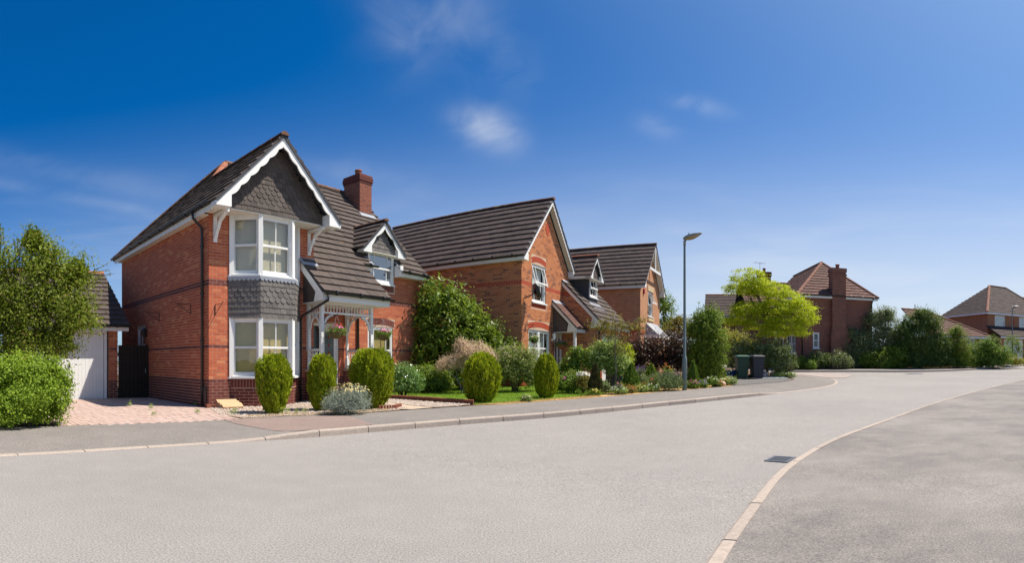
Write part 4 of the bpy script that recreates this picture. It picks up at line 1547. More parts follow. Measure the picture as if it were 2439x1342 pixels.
# garage wing with long slope and dormer
H2.wall((3.8, -.002), (3.8, -1.6), -.3, 2.60, zbuff, gable=(0, 4.25))
H2.wall((3.8, -1.6), (7.9, -1.6), -.3, 2.55, zbuff, holes=[(.55, 2.95, -.3, 2.05)])
H2.wall((7.9, -1.6), (7.9, 3.6), -.3, 2.5, bricks=False, mat=BFAR2, gable=(2.6, 5.2))
gdo = MB().box(4.35, 6.75, -1.55, -1.50, -.15, 2.05).build('garage_door', WHITE, H2.e)
pm = MB().box(-.055, .055, -.014, .012, -.12, 2.02).mesh('door_panel', WHITE)
for i in range(19):
    link('door_panel', pm, gdo, (4.42 + i * .126, -1.552, 0))
n3 = math.hypot(1, 1.03)
H2.slope('wing_roof', (3.70, -1.80, 2.55), (1, 0, 0), (0, 1, 1.03), [[(0, 0), (4.35, 0), (4.35, 2.8 * n3), (0, 2.8 * n3)]], TILER if False else TILE, .335)
H2.slope('wing_roof', (8.05, 3.8, 2.55), (-1, 0, 0), (0, -1, 1.03), [[(0, 0), (4.35, 0), (4.35, 2.8 * n3), (0, 2.8 * n3)]], TILE2, .335)
H2.ridge((4.5, 1.0, 5.44), (8.05, 1.0, 5.44), RIDGE)
H2.part('verge_board', MB().ext([(-1.80, 2.32), (-1.80, 2.55), (0, 4.40), (0, 4.16), (-1.38, 2.74), (-1.3, 2.32)], lambda a, b, d: (d, a, b), 3.70, 3.73), CREAM)
H2.part('fascia', MB().box(3.73, 8.02, -1.78, -1.755, 2.34, 2.53), WHITE)
H2.part('soffit', MB().box(3.73, 8.02, -1.75, -1.61, 2.34, 2.36), CREAM)
gutter(H2, (3.68, -1.84, 2.54), (8.08, -1.84, 2.54))
downpipe(H2, [(3.9, -1.84, 2.48), (3.9, -1.8, 2.35), (3.9, -1.66, 2.2), (3.9, -1.65, 2.1), (3.9, -1.65, -.1)])
H2.part('lead_flashing', MB().ext([(3.68, -.16), (4.5, -.16), (4.5, -.005), (3.68, -.005)], lambda a, b, d: (a, b, 4.404 + 1.03 * b + d), .03, .045).ext([(4.6, -1.15), (6.0, -1.15), (6.0, -.86), (4.6, -.86)], lambda a, b, d: (a, b, 4.404 + 1.03 * b + d), .03, .045), LEAD)
sash(H2, (4.84, -.86), (5.79, -.86), 3.80, .80, (.5,), .5, rec=0, glass=GLASSD, swing=R_(9), sill=.04)
H2.part('dormer_cheek', MB().ext([(-.84, 3.55), (-.84, 4.72), (.35, 4.72)], lambda a, b, d: (d, a, b), 4.74, 4.83).ext([(-.84, 3.55), (-.84, 4.72), (.35, 4.72)], lambda a, b, d: (d, a, b), 5.80, 5.88).box(4.83, 5.80, -.85, -.82, 3.5, 3.78), DGREY)
hang(H2, (4.8, -.92), (5.8, -.92), 4.62, 5.45, HUNG, inside=lambda x, z: abs(x - .5) < (5.4 - z) * .7, back=[(.0, 4.62), (1.0, 4.62), (.5, 5.4)])
for s_ in (-1, 1):
    barge(H2, (5.3 + s_ * .84, 4.70), (5.3, 5.68), -1.05, .13, 2, .05, block=[(5.3 + s_ * .84, 4.55), (5.3 + s_ * .56, 4.55), (5.3 + s_ * .56, 4.80), (5.3 + s_ * .84, 4.69)])
    H2.slope('dormer_roof', (5.3 + s_ * .86, -1.07, 4.68), (0, 1, 0), (-s_, 0, 1.17), [[(0, 0), (1.42, 0), (2.15, 1.32), (0, 1.32)]], TILE2, .30)
    H2.part('fascia', MB().box(5.3 + s_ * .83 - .01, 5.3 + s_ * .83 + .01, -1.0, .3, 4.55, 4.68), WHITE)
H2.part('soffit', MB().box(4.48, 6.12, -1.02, .2, 4.555, 4.57), CREAM)
H2.ridge((5.3, -1.08, 5.70), (5.3, 1.0, 5.70), TERRA, .1)
H2.finish()
# satellite dish
p = H2.M @ Vector((.20, -.06, 3.36))
g = thing('satellite_dish', 'small dark satellite dish on the corner of the tall-gabled house', 'satellite dish', p, H2.rz)
Md = Matrix.Translation((.10, -.34, .10)) @ Matrix.Rotation(R_(50), 4, 'Z') @ Matrix.Rotation(R_(72), 4, 'X')
prof = [(.0, 0.0), (.1, .008), (.2, .035), (.29, .075)]
mb = MB()
vs, fs = [], []
n = 18
for r, z in prof[1:]:
    for k in range(n):
        c = 2 * PI * k / n
        vs.append(Md @ Vector((r * math.cos(c), r * 1.1 * math.sin(c), z)))
for i in range(2):
    for k in range(n):
        fs.append((i * n + k, i * n + (k + 1) % n, (i + 1) * n + (k + 1) % n, (i + 1) * n + k))
fs.append(tuple(range(n)))
mb.add(vs, fs)
dsh = mb.build('dish', plain('dish_grey', (.05, .05, .055), .5), g, smooth=True)
sm = dsh.modifiers.new('s', 'SOLIDIFY')
sm.thickness = .012
MB().tube([(-.02, .05, -.12), (-.02, -.2, -.05), (.08, -.32, .08)], .022, 8).build('mount', BLACK, g)
e = Md @ Vector((0, -.18, .42))
MB().tube([Md @ Vector((0, -.30, .07)), e], .012, 6).tube([e, e + Vector((-.06, .05, .03))], .03, 8).build('feed_arm', STEELD, g)

# ------------------------------------------------------------------ third house
H3 = House('brick_house', 'orange brick house with timber truss in its gable, behind the purple hedge', 'house', 6.604, 26.592, 29.5, .45)
H3.wall((0, 0), (4.3, 0), -.3, 4.7, holes=[(1.6, 2.66, 3.25, 4.64)], gable=(2.15, 7.0), bricks=False, mat=BFAR2)
H3.wall((0, 9), (0, 0), -.3, 4.7, bricks=False, mat=BFAR2)
H3.wall((4.3, .002), (4.3, 9), -.3, 4.7, bricks=False, mat=BFAR2)
H3.wall((4.3, 9), (0, 9), -.3, 4.7, bricks=False, mat=BFAR2, gable=(2.15, 7.0))
STONE = plain('pale_stone', (.58, .44, .27), .9, .2, .1)
H3.part('lintel', MB().box(1.52, 2.11, -.03, .05, 4.65, 4.95).box(2.15, 2.74, -.03, .05, 4.65, 4.95), STONE)
H3.part('stone_sill', MB().box(1.5, 2.76, -.06, .05, 3.0, 3.14), STONE)
sash(H3, (1.6, 0), (2.66, 0), 3.25, 1.39, (.5,), .5, rec=.03, glass=GLASSD, swing=R_(26), curtain=True)
H3.part('brick_band', MB().box(-.012, 4.3, -.012, .0, 2.16, 2.42).box(-.012, .0, 0, 9, 2.16, 2.42), BR['scarlet'])
for s_, f in ((1, -.2), (-1, 4.5)):
    barge(H3, (f, 4.76), (2.15, 7.3), -.30, .13, 22, .03, block=[(f, 4.6), (f + s_ * .3, 4.6), (f + s_ * .3, 4.9), (f, 4.75)])
    H3.slope('roof', (f - s_ * .03, -.33, 4.74), (0, 1, 0), (s_, 0, 1.08), [[(0, 0), (9.5, 0), (9.5, 3.5), (0, 3.5)]], TILE2, .335)
H3.ridge((2.15, -.34, 7.32), (2.15, 9.2, 7.32), RIDGE)
H3.part('gable_truss', MB().box(.95, 3.35, -.30, -.26, 5.72, 5.86).box(2.09, 2.21, -.30, -.26, 5.86, 7.1), WHITE)
H3.part('soffit', MB().add([(4.42, -.27, 4.68), (4.42, 0, 4.68), (2.15, 0, 7.12), (2.15, -.27, 7.12)], [(0, 1, 2, 3)]).add([(-.12, -.27, 4.68), (-.12, 0, 4.68), (2.15, 0, 7.12), (2.15, -.27, 7.12)], [(3, 2, 1, 0)]), CREAM)
H3.part('fascia', MB().box(-.22, -.19, -.25, 9.1, 4.56, 4.74), WHITE)
gutter(H3, (-.28, -.28, 4.76), (-.28, 9.2, 4.76))
H3.part('bay_roof', MB().add([(1.15, 0, 2.85), (3.15, 0, 2.85), (3.4, -.75, 2.2), (.9, -.75, 2.2), (.9, 0, 2.2), (3.4, 0, 2.2), (1.5, -.2, 2.85), (2.8, -.2, 2.85)], [(0, 1, 7, 6), (6, 7, 2, 3), (0, 6, 3, 4), (7, 1, 5, 2), (3, 2, 5, 4)]), plain('lead_grey', (.30, .31, .33), .6))
H3.part('bay_fascia', MB().box(.85, 3.45, -.8, 0, 2.02, 2.18), WHITE)
H3.part('bay_wall', MB().box(1.0, 3.3, -.7, 0, -.2, 2.0), BFAR2)
H3.part('alarm_box', MB().box(.55, .72, -.07, 0, 4.35, 4.62), plain('alarm_red', (.35, .012, .02), .4))
H3.finish(0, 150)

# ------------------------------------------------------------------ hip-roofed house across the side road
BFAR3 = brickwall_mat('brickwork_far_brown', (.26, .095, .055), (.17, .060, .045), (.22, .14, .10))
FH = House('brick_house', 'brown brick house with red hipped roof and tall side chimney', 'house', 17.685, 29.039, 102.6, .85)
FH.wall((0, 0), (5.2, 0), -.6, 4.65, holes=[(.88, 1.32, 1.22, 2.25)], bricks=False, mat=BFAR3)
FH.wall((0, 9), (0, 0), -.6, 4.65, holes=[(5.95, 8.1, .9, 2.2)], bricks=False, mat=BFAR3)
FH.wall((5.2, 0.002), (5.2, 9), -.6, 4.65, bricks=False, mat=BFAR3)
FH.wall((5.2, 9), (0, 9), -.6, 4.65, bricks=False, mat=BFAR3)
sash(FH, (.88, 0), (1.32, 0), 1.22, 1.03, (), .5, rec=.02)
sash(FH, (0, 3.05), (0, .9), .9, 1.3, (.5,), .5, rec=.03, mull=[1.07], curtain=True)
fd = MB().box(-.03, .02, 3.65, 4.6, 0, 2.2).build('front_door', WHITE, FH.e)
MB().box(-.036, -.031, 3.85, 4.4, .9, 1.95).build('glass_panel', DARKIN, fd)
FH.part('porch_canopy', MB().box(-.9, 0, 3.4, 5.6, 2.3, 2.45), WHITE)
for k in (0, 1):
    pass
nh = math.hypot(1, .86)
FH.slope('roof', (-.3, -.3, 4.66), (1, 0, 0), (0, 1, .86), [[(0, 0), (5.8, 0), (2.9, 3.2 * nh)]], TILER, .33)
nl = math.hypot(1, .95)
FH.slope('roof', (-.3, -.3, 4.66), (0, 1, 0), (1, 0, .95), [[(0, 0), (9.6, 0), (9.6, 2.9 * nl), (3.2, 2.9 * nl)]], TILER, .33)
FH.slope('roof', (5.5, -.3, 4.66), (0, 1, 0), (-1, 0, .95), [[(0, 0), (9.6, 0), (9.6, 2.9 * nl), (3.2, 2.9 * nl)]], TILER, .33)
FH.ridge((-.3, -.3, 4.70), (2.6, 2.9, 7.44), RIDGER)
FH.ridge((5.5, -.3, 4.70), (2.6, 2.9, 7.44), RIDGER)
FH.ridge((2.6, 2.9, 7.44), (2.6, 9.3, 7.44), RIDGE)
FH.part('fascia', MB().box(-.28, 5.48, -.29, -.26, 4.48, 4.64).box(-.29, -.26, -.26, 9.3, 4.48, 4.64), WHITE)
FH.part('soffit', MB().box(-.27, 5.47, -.26, 0, 4.5, 4.52).box(-.26, 0, 0, 9.2, 4.5, 4.52), CREAM)
gutter(FH, (-.34, -.35, 4.66), (5.54, -.35, 4.66))
downpipe(FH, [(.12, -.35, 4.6), (.12, -.2, 4.4), (.12, -.06, 4.2), (.12, -.06, -.3)])
downpipe(FH, [(5.1, -.35, 4.6), (5.1, -.2, 4.4), (5.1, -.06, 4.2), (5.1, -.06, -.3)])
mb = MB().box(2.12, 3.08, -.32, .35, 2.5, 6.35).box(2.02, 3.38, -.36, 0, -.6, 2.2)
mb.ext([(2.02, 2.2), (3.38, 2.2), (3.08, 2.65), (2.12, 2.65)], lambda a, b, d: (a, d, b), -.36, 0)
ch = FH.part('chimney', mb, BFAR3)
MB().box(2.07, 3.13, -.37, .40, 6.0, 6.12).box(2.07, 3.13, -.37, .40, 6.24, 6.5).build('chimney_cap', BFAR3, ch)
MB().lathe([(.13, 6.5), (.12, 6.7), (.15, 6.72), (.15, 6.78), (.1, 6.78)], (2.6, 0, 0), 12).build('chimney_pot', TERRAC, ch)
# cross wing
FH.part('wing_wall', MB().box(-2.4, -.001, 4.7, 8.6, -.6, 4.3), BFAR3)
FH.slope('wing_roof', (-2.6, 4.4, 4.25), (1, 0, 0), (0, 1, .95), [[(0, 0), (4.2, 0), (4.2, 3.05), (0, 3.05)]], TILER, .33)
FH.slope('wing_roof', (1.6, 8.9, 4.25), (-1, 0, 0), (0, -1, .95), [[(0, 0), (4.2, 0), (4.2, 3.05), (0, 3.05)]], TILER, .33)
FH.ridge((-2.6, 6.6, 6.38), (1.2, 6.6, 6.38), RIDGER)
ch = FH.part('chimney', MB().box(-1.1, -.2, 6.35, 7.0, 5.5, 7.1), BFAR3)
MB().box(-1.15, -.15, 6.3, 7.05, 6.8, 7.15).build('chimney_cap', BR['dark'], ch)
MB().lathe([(.12, 7.15), (.11, 7.4), (.13, 7.42), (.13, 7.46), (.09, 7.46)], (-.65, 6.65, 0), 12).build('chimney_pot', TERRAC, ch)
mb = MB().tube([(-1.0, 6.6, 7.1), (-1.0, 6.6, 7.9)], .015, 5).tube([(-1.5, 6.4, 7.85), (-.5, 6.8, 7.85)], .01, 5)
for k in range(6):
    x = -1.45 + k * .17
    mb.tube([(x, 6.2 + .2 * k * .4, 7.85), (x - .08, 6.75 + .2 * k * .4, 7.85)], .006, 4)
FH.part('aerial', mb, STEELD)
FH.finish(0, 200)

# ------------------------------------------------------------------ house glimpsed behind the lime-green tree
x, y = pol(21.3, 43)
H4 = House('brick_house', 'house with only its brown roof showing behind the leafy shrub', 'house', x, y, 113, .95)
H4.wall((0, 0), (9, 0), -.5, 4.0, bricks=False, mat=BFAR3)
H4.wall((0, 6), (0, 0), -.5, 4.0, bricks=False, mat=BFAR3, gable=(3, 6.0))
H4.wall((9, 0), (9, 6), -.5, 4.0, bricks=False, mat=BFAR3, gable=(3, 6.0))
H4.wall((9, 6), (0, 6), -.5, 4.0, bricks=False, mat=BFAR3)
q = math.hypot(1, .62)
H4.slope('roof', (-.3, -.4, 3.95), (1, 0, 0), (0, 1, .62), [[(0, 0), (9.6, 0), (9.6, 3.4 * q), (0, 3.4 * q)]], TILE2, .30, .4)
H4.slope('roof', (9.3, 6.4, 3.95), (-1, 0, 0), (0, -1, .62), [[(0, 0), (9.6, 0), (9.6, 3.4 * q), (0, 3.4 * q)]], TILE2, .30, .4)
H4.ridge((-.3, 3, 6.08), (9.3, 3, 6.08), TERRA)
sash(H4, (5.2, 0), (6.2, 0), 2.6, 1.2, (.5,), .5, rec=.02)
H4.part('fascia', MB().box(-.28, 9.28, -.39, -.36, 3.8, 3.95), WHITE)
H4.finish(0, 0)

# ------------------------------------------------------------------ houses at the far right
BFAR4 = brickwall_mat('brickwork_far_buff', (.36, .15, .065), (.30, .115, .055), (.3, .2, .14))
x, y = pol(51.7, 46)
RH = House('brick_house', 'far house with dark hipped roof and white garage door', 'house', x, y, 99, 1.0)
RH.wall((0, 0), (9, 0), -.5, 4.45, holes=[(.9, 2.15, 3.3, 4.3), (4.0, 4.9, 3.3, 4.3)], bricks=False, mat=BFAR4)
RH.wall((0, 8), (0, 0), -.5, 4.45, bricks=False, mat=BFAR4)
RH.wall((9, 0), (9, 8), -.5, 4.45, bricks=False, mat=BFAR4)
RH.wall((9, 8), (0, 8), -.5, 4.45, bricks=False, mat=BFAR4)
sash(RH, (.9, 0), (2.15, 0), 3.3, 1.0, (.25, .75), .5, rec=.02, glass=GLASSD)
sash(RH, (4.0, 0), (4.9, 0), 3.3, 1.0, (.5,), .5, rec=.02, glass=GLASSD)
TILED = pieces('roof_tile_dark', [(0, (.075, .055, .050)), (.5, (.095, .068, .060)), (1, (.064, .048, .044))], .85, 4, .4)
qh = math.hypot(1, .86)
RH.slope('roof', (-.35, -.35, 4.5), (1, 0, 0), (0, 1, .86), [[(0, 0), (9.0, 0), (5.6, 3.4 * qh), (3.4, 3.4 * qh)]], TILED, .33, .3)
RH.slope('roof', (-.35, -.35, 4.5), (0, 1, 0), (1, 0, .86), [[(0, 0), (6.8, 0), (3.4, 3.4 * qh)]], TILED, .33, .3)
RH.slope('roof', (8.65, -.35, 4.5), (0, 1, 0), (-1, 0, .86), [[(0, 0), (6.8, 0), (3.4, 3.4 * qh)]], TILED, .33, .3)
RH.slope('roof', (8.65, 6.45, 4.5), (-1, 0, 0), (0, -1, .86), [[(0, 0), (9.0, 0), (5.6, 3.4 * qh), (3.4, 3.4 * qh)]], TILED, .33, .3)
RH.ridge((-.35, -.35, 4.54), (3.05, 3.05, 7.46), RIDGER, .13)
RH.ridge((8.65, -.35, 4.54), (5.25, 3.05, 7.46), RIDGE)
RH.ridge((3.05, 3.05, 7.46), (5.25, 3.05, 7.46), RIDGE)
RH.part('fascia', MB().box(-.33, 8.6, -.34, -.31, 4.34, 4.5).box(-.34, -.31, -.31, 6.4, 4.34, 4.5), WHITE)
RH.part('wing_wall', MB().box(6.4, 15, -.6, 6, -.5, 4.4), BFAR4)
RH.slope('wing_roof', (6.2, -.9, 4.45), (1, 0, 0), (0, 1, .6), [[(0, 0), (9, 0), (9, 4.2), (0, 4.2)]], TILED, .33, .3)
RH.ridge((6.4, 2.75, 6.65), (15.2, 2.75, 6.65), RIDGE)
RH.part('wing_fascia', MB().box(6.2, 15.2, -.88, -.85, 4.28, 4.44), WHITE)
RH.slope('garage_roof', (-.2, -1.9, 2.35), (1, 0, 0), (0, 1, .52), [[(0, 0), (6.8, 0), (6.8, 2.12), (0, 2.12)]], TILED, .28, .3)
RH.part('garage_wall', MB().box(0, .5, -1.6, 0, -.5, 2.3).box(2.9, 6.4, -1.6, -.1, -.5, 2.3).box(.5, 2.9, -1.6, -1.4, 2.1, 2.3), BFAR4)
gdr = MB().box(.5, 2.9, -1.5, -1.45, -.4, 2.1).build('garage_door', WHITE, RH.e)
RH.part('garage_fascia', MB().box(-.18, 6.58, -1.88, -1.85, 2.2, 2.36), WHITE)
RH.part('brick_diamond', MB().ext([(3.0, 3.8), (3.2, 3.5), (3.4, 3.8), (3.2, 4.1)], lambda a, b, d: (a, d, b), -.012, 0), BR['scarlet'])
RH.finish(0, 120)
x, y = pol(46.2, 39.2)
RG = House('outbuilding', 'single-storey brick building with red hipped roof behind the arching shrub', 'outbuilding', x, y, 99, .95)
RG.wall((0, 0), (5.0, 0), -.5, 2.2, holes=[(2.7, 3.75, .7, 2.1)], bricks=False, mat=BFAR3)
RG.wall((5.0, 0.002), (5.0, 6), -.5, 2.2, bricks=False, mat=BFAR3)
RG.wall((0, 6), (0, 0), -.5, 2.2, bricks=False, mat=BFAR3)
sash(RG, (2.7, 0), (3.75, 0), .7, 1.4, (.5,), .5, rec=.02)
qg = math.hypot(1, .66)
RG.slope('roof', (-1.2, -.3, 2.22), (1, 0, 0), (0, 1, .66), [[(0, 0), (6.5, 0), (2.0, 3.2 * qg), (0, 3.2 * qg)]], TILER, .33, .3)
RG.slope('roof', (5.3, -.3, 2.22), (0, 1, 0), (-1, 0, .47), [[(0, 0), (6.6, 0), (3.2, 4.97)]], TILER, .33, .3)
RG.ridge((5.3, -.3, 2.26), (.8, 2.9, 4.38), RIDGER)
RG.ridge((-1.2, 2.9, 4.36), (.8, 2.9, 4.36), RIDGER)
RG.part('fascia', MB().box(-1.18, 5.28, -.29, -.26, 2.05, 2.2), WHITE)
RG.finish(0, 120)

# ------------------------------------------------------------------ planting kit
def unit(a):
    return a / (np.linalg.norm(a, axis=1, keepdims=True) + 1e-9)


def leafmesh(name, C, T, N, size, asp, mat, parent=None, fold=.12):
    """leaves as small folded diamonds: centres C, pointing along T, facing N"""
    n = len(C)
    T = unit(T)
    Bv = unit(np.cross(N, T))
    N2 = np.cross(T, Bv)
    s = np.asarray(size).reshape(-1, 1) * np.ones((n, 1))
    v = np.empty((n, 4, 3))
    v[:, 0] = C - T * s * .5
    v[:, 1] = C + Bv * s * asp * .5 + N2 * s * fold
    v[:, 2] = C + T * s * .5
    v[:, 3] = C - Bv * s * asp * .5 + N2 * s * fold
    me = bpy.data.meshes.new(name)
    me.vertices.add(4 * n)
    me.vertices.foreach_set('co', v.reshape(-1).astype(np.float32))
    me.loops.add(4 * n)
    me.loops.foreach_set('vertex_index', np.arange(4 * n, dtype=np.int32))
    me.polygons.add(n)
    me.polygons.foreach_set('loop_start', np.arange(0, 4 * n, 4, dtype=np.int32))
    me.materials.append(mat)
    me.update(calc_edges=True)
    return link(name, me, parent)


def rdir(n):
    return unit(rng.normal(size=(n, 3)))


def cloud(lobes, nc, per, sig, flat=1.0, inner=.35, low=-.6):
    """clumps of leaf positions over a union of ellipsoids, some inside; returns centres and outward directions"""
    L = np.array(lobes, float)
    w = (L[:, 3] * L[:, 4] + L[:, 3] * L[:, 5] + L[:, 4] * L[:, 5])
    k = rng.choice(len(L), nc, p=w / w.sum())
    d = rdir(nc)
    d[:, 2] = np.where(d[:, 2] < low, d[:, 2] * .3, d[:, 2])
    d = unit(d)
    r = np.where(rng.random(nc) < inner, rng.uniform(.3, .85, nc), rng.uniform(.86, 1.04, nc))
    P = L[k, :3] + d * L[k, 3:] * r[:, None]
    sc = rng.uniform(.6, 1.4, nc)
    C = np.repeat(P, per, 0) + rng.normal(size=(nc * per, 3)) * (sig * np.repeat(sc, per))[:, None] * np.array([1, 1, flat])
    O = np.repeat(d, per, 0)
    return C, O


def foliage(name, lobes, nc, per, sig, size, asp, mat, parent, flat=1.0, inner=.35, droop=0., zmin=.02, outw=.6, fill=True, upw=.35):
    C, O = cloud(lobes, nc, per, sig, flat, inner)
    n = len(C)
    N = unit(O * outw + rdir(n) * .7 + np.array([0, 0, upw]))
    T = rdir(n) + np.array([0, 0, -droop]) + O * .5
    T -= N * (T * N).sum(1)[:, None]
    s = size * rng.uniform(.65, 1.3, n)
    if fill:
        L = np.array(lobes, float)
        m = max(60, n // 7)
        k = rng.choice(len(L), m)
        d = rdir(m) * (rng.random((m, 1)) ** .5) * .72
        C = np.r_[C, L[k, :3] + d * L[k, 3:]]
        N = np.r_[N, rdir(m)]
        T = np.r_[T, rdir(m)]
        s = np.r_[s, size * rng.uniform(1.6, 3.0, m)]
    ok = C[:, 2] > zmin
    return leafmesh(name, C[ok], T[ok], N[ok], s[ok], asp, mat, parent)


def stems(parent, lobes, mat, r=.02, n=6, name='stem', base=(0, 0), fork=.3):
    mb = MB()
    L = lobes
    for i in range(n):
        l = L[i % len(L)]
        e = Vector((l[0] + random.uniform(-.4, .4) * l[3], l[1] + random.uniform(-.4, .4) * l[4], l[2] + random.uniform(-.2, .4) * l[5]))
        b = Vector((base[0] + random.uniform(-.08, .08), base[1] + random.uniform(-.08, .08), -.05))
        m = b.lerp(e, .45) + Vector((random.uniform(-.08, .08), random.uniform(-.08, .08), .12 * e.z))
        mb.tube([b, m, e], [r, r * .7, r * .3], 6)
    return mb.build(name, mat, parent)


def gz(x, y):
    return float(zt(x, y)) + .09


def bush(name, label, cat, xy, lobes, nc, per, sig, size, asp, mat, group=None, stem=STEM, part='foliage', z=None, face=True, **kw):
    x, y = xy
    t = thing(name, label, cat, (x, y, gz(x, y) if z is None else z), -math.atan2(x, y) if face else 0, group)
    foliage(part, lobes, nc, per, sig, size, asp, mat, t, **kw)
    if stem:
        stems(t, lobes, stem, .018 + .01 * lobes[0][3], min(8, 3 + len(lobes)))
    return t


def tree(name, label, xy, trunk, lobes, nc, per, sig, size, asp, mat, bark=BARK, group=None, r=.06, zs=None, face=True, **kw):
    """trunk: list of points; limbs run from its upper part into the lobes"""
    x, y = xy
    t = thing(name, label, 'tree', (x, y, gz(x, y) if zs is None else zs), -math.atan2(x, y) if face else 0, group)
    mb = MB()
    pts = [Vector(p) for p in trunk]
    k = len(pts)
    mb.tube(pts, [r * (1 - .55 * i / (k - 1)) for i in range(k)], 9)
    for i, l in enumerate(lobes):
        s = pts[-1].lerp(pts[max(0, k - 2)], random.uniform(.0, .9))
        e = Vector(l[:3]) + Vector((random.uniform(-.25, .25) * l[3], random.uniform(-.25, .25) * l[4], .1 * l[5]))
        m = s.lerp(e, .5) + Vector((0, 0, .1))
        mb.tube([s, m, e], [r * .42, r * .3, r * .1], 6)
        for _ in range(3):
            e2 = Vector(l[:3]) + Vector((random.uniform(-.8, .8) * l[3], random.uniform(-.8, .8) * l[4], random.uniform(-.5, .8) * l[5]))
            mb.tube([m, m.lerp(e2, .5) + Vector((0, 0, .04)), e2], [r * .24, r * .16, r * .05], 5)
    mb.build('trunk', bark, t, smooth=True)
    foliage('crown', lobes, nc, per, sig, size, asp, mat, t, **kw)
    return t


def shoots(parent, mat, bark, n, pfun, length, per, size, asp, name='shoot'):
    """long leafy twigs that stick out of a crown"""
    C, T, N = [], [], []
    mb = MB()
    for i in range(n):
        p, d = pfun(i)
        p, d = Vector(p), Vector(d).normalized()
        L = length * random.uniform(.5, 1.1)
        q = p + d * L * .6
        e = p + d * L + Vector((0, 0, -.05 * L))
        mb.tube([p, q, e], [.008, .006, .003], 5)
        for k in range(per):
            t = random.uniform(.1, 1.02)
            c = p.lerp(e, t)
            s = Vector((random.gauss(0, 1), random.gauss(0, 1), random.gauss(0, .6))).normalized()
            C.append(c + s * size * .5)
            T.append(s + d * .8)
            N.append((random.gauss(0, .5), random.gauss(0, .5), 1))
    C, T, N = np.array(C), np.array(T), np.array(N)
    N = unit(N)
    leafmesh(name, C, T, N, size * rng.uniform(.7, 1.2, len(C)), asp, mat, parent)
    mb.build(name + '_twig', bark, parent)


def blossoms(name, lobes, n, size, mat, parent, top=.1, r0=.95, r1=1.08):
    L = np.array(lobes, float)
    k = rng.choice(len(L), n)
    d = rdir(n)
    d[:, 2] = np.abs(d[:, 2]) * .9 + top - .1
    d = unit(d)
    P = L[k, :3] + d * L[k, 3:] * rng.uniform(r0, r1, n)[:, None]
    m = 5
    C = np.repeat(P, m, 0)
    N = np.repeat(unit(d + rdir(n) * .4), m, 0)
    T = rdir(n * m)
    T -= N * (T * N).sum(1)[:, None]
    T = unit(T)
    return leafmesh(name, C + T * size * .35, T, N, size * rng.uniform(.7, 1.2, n * m), .8, mat, parent, .1)


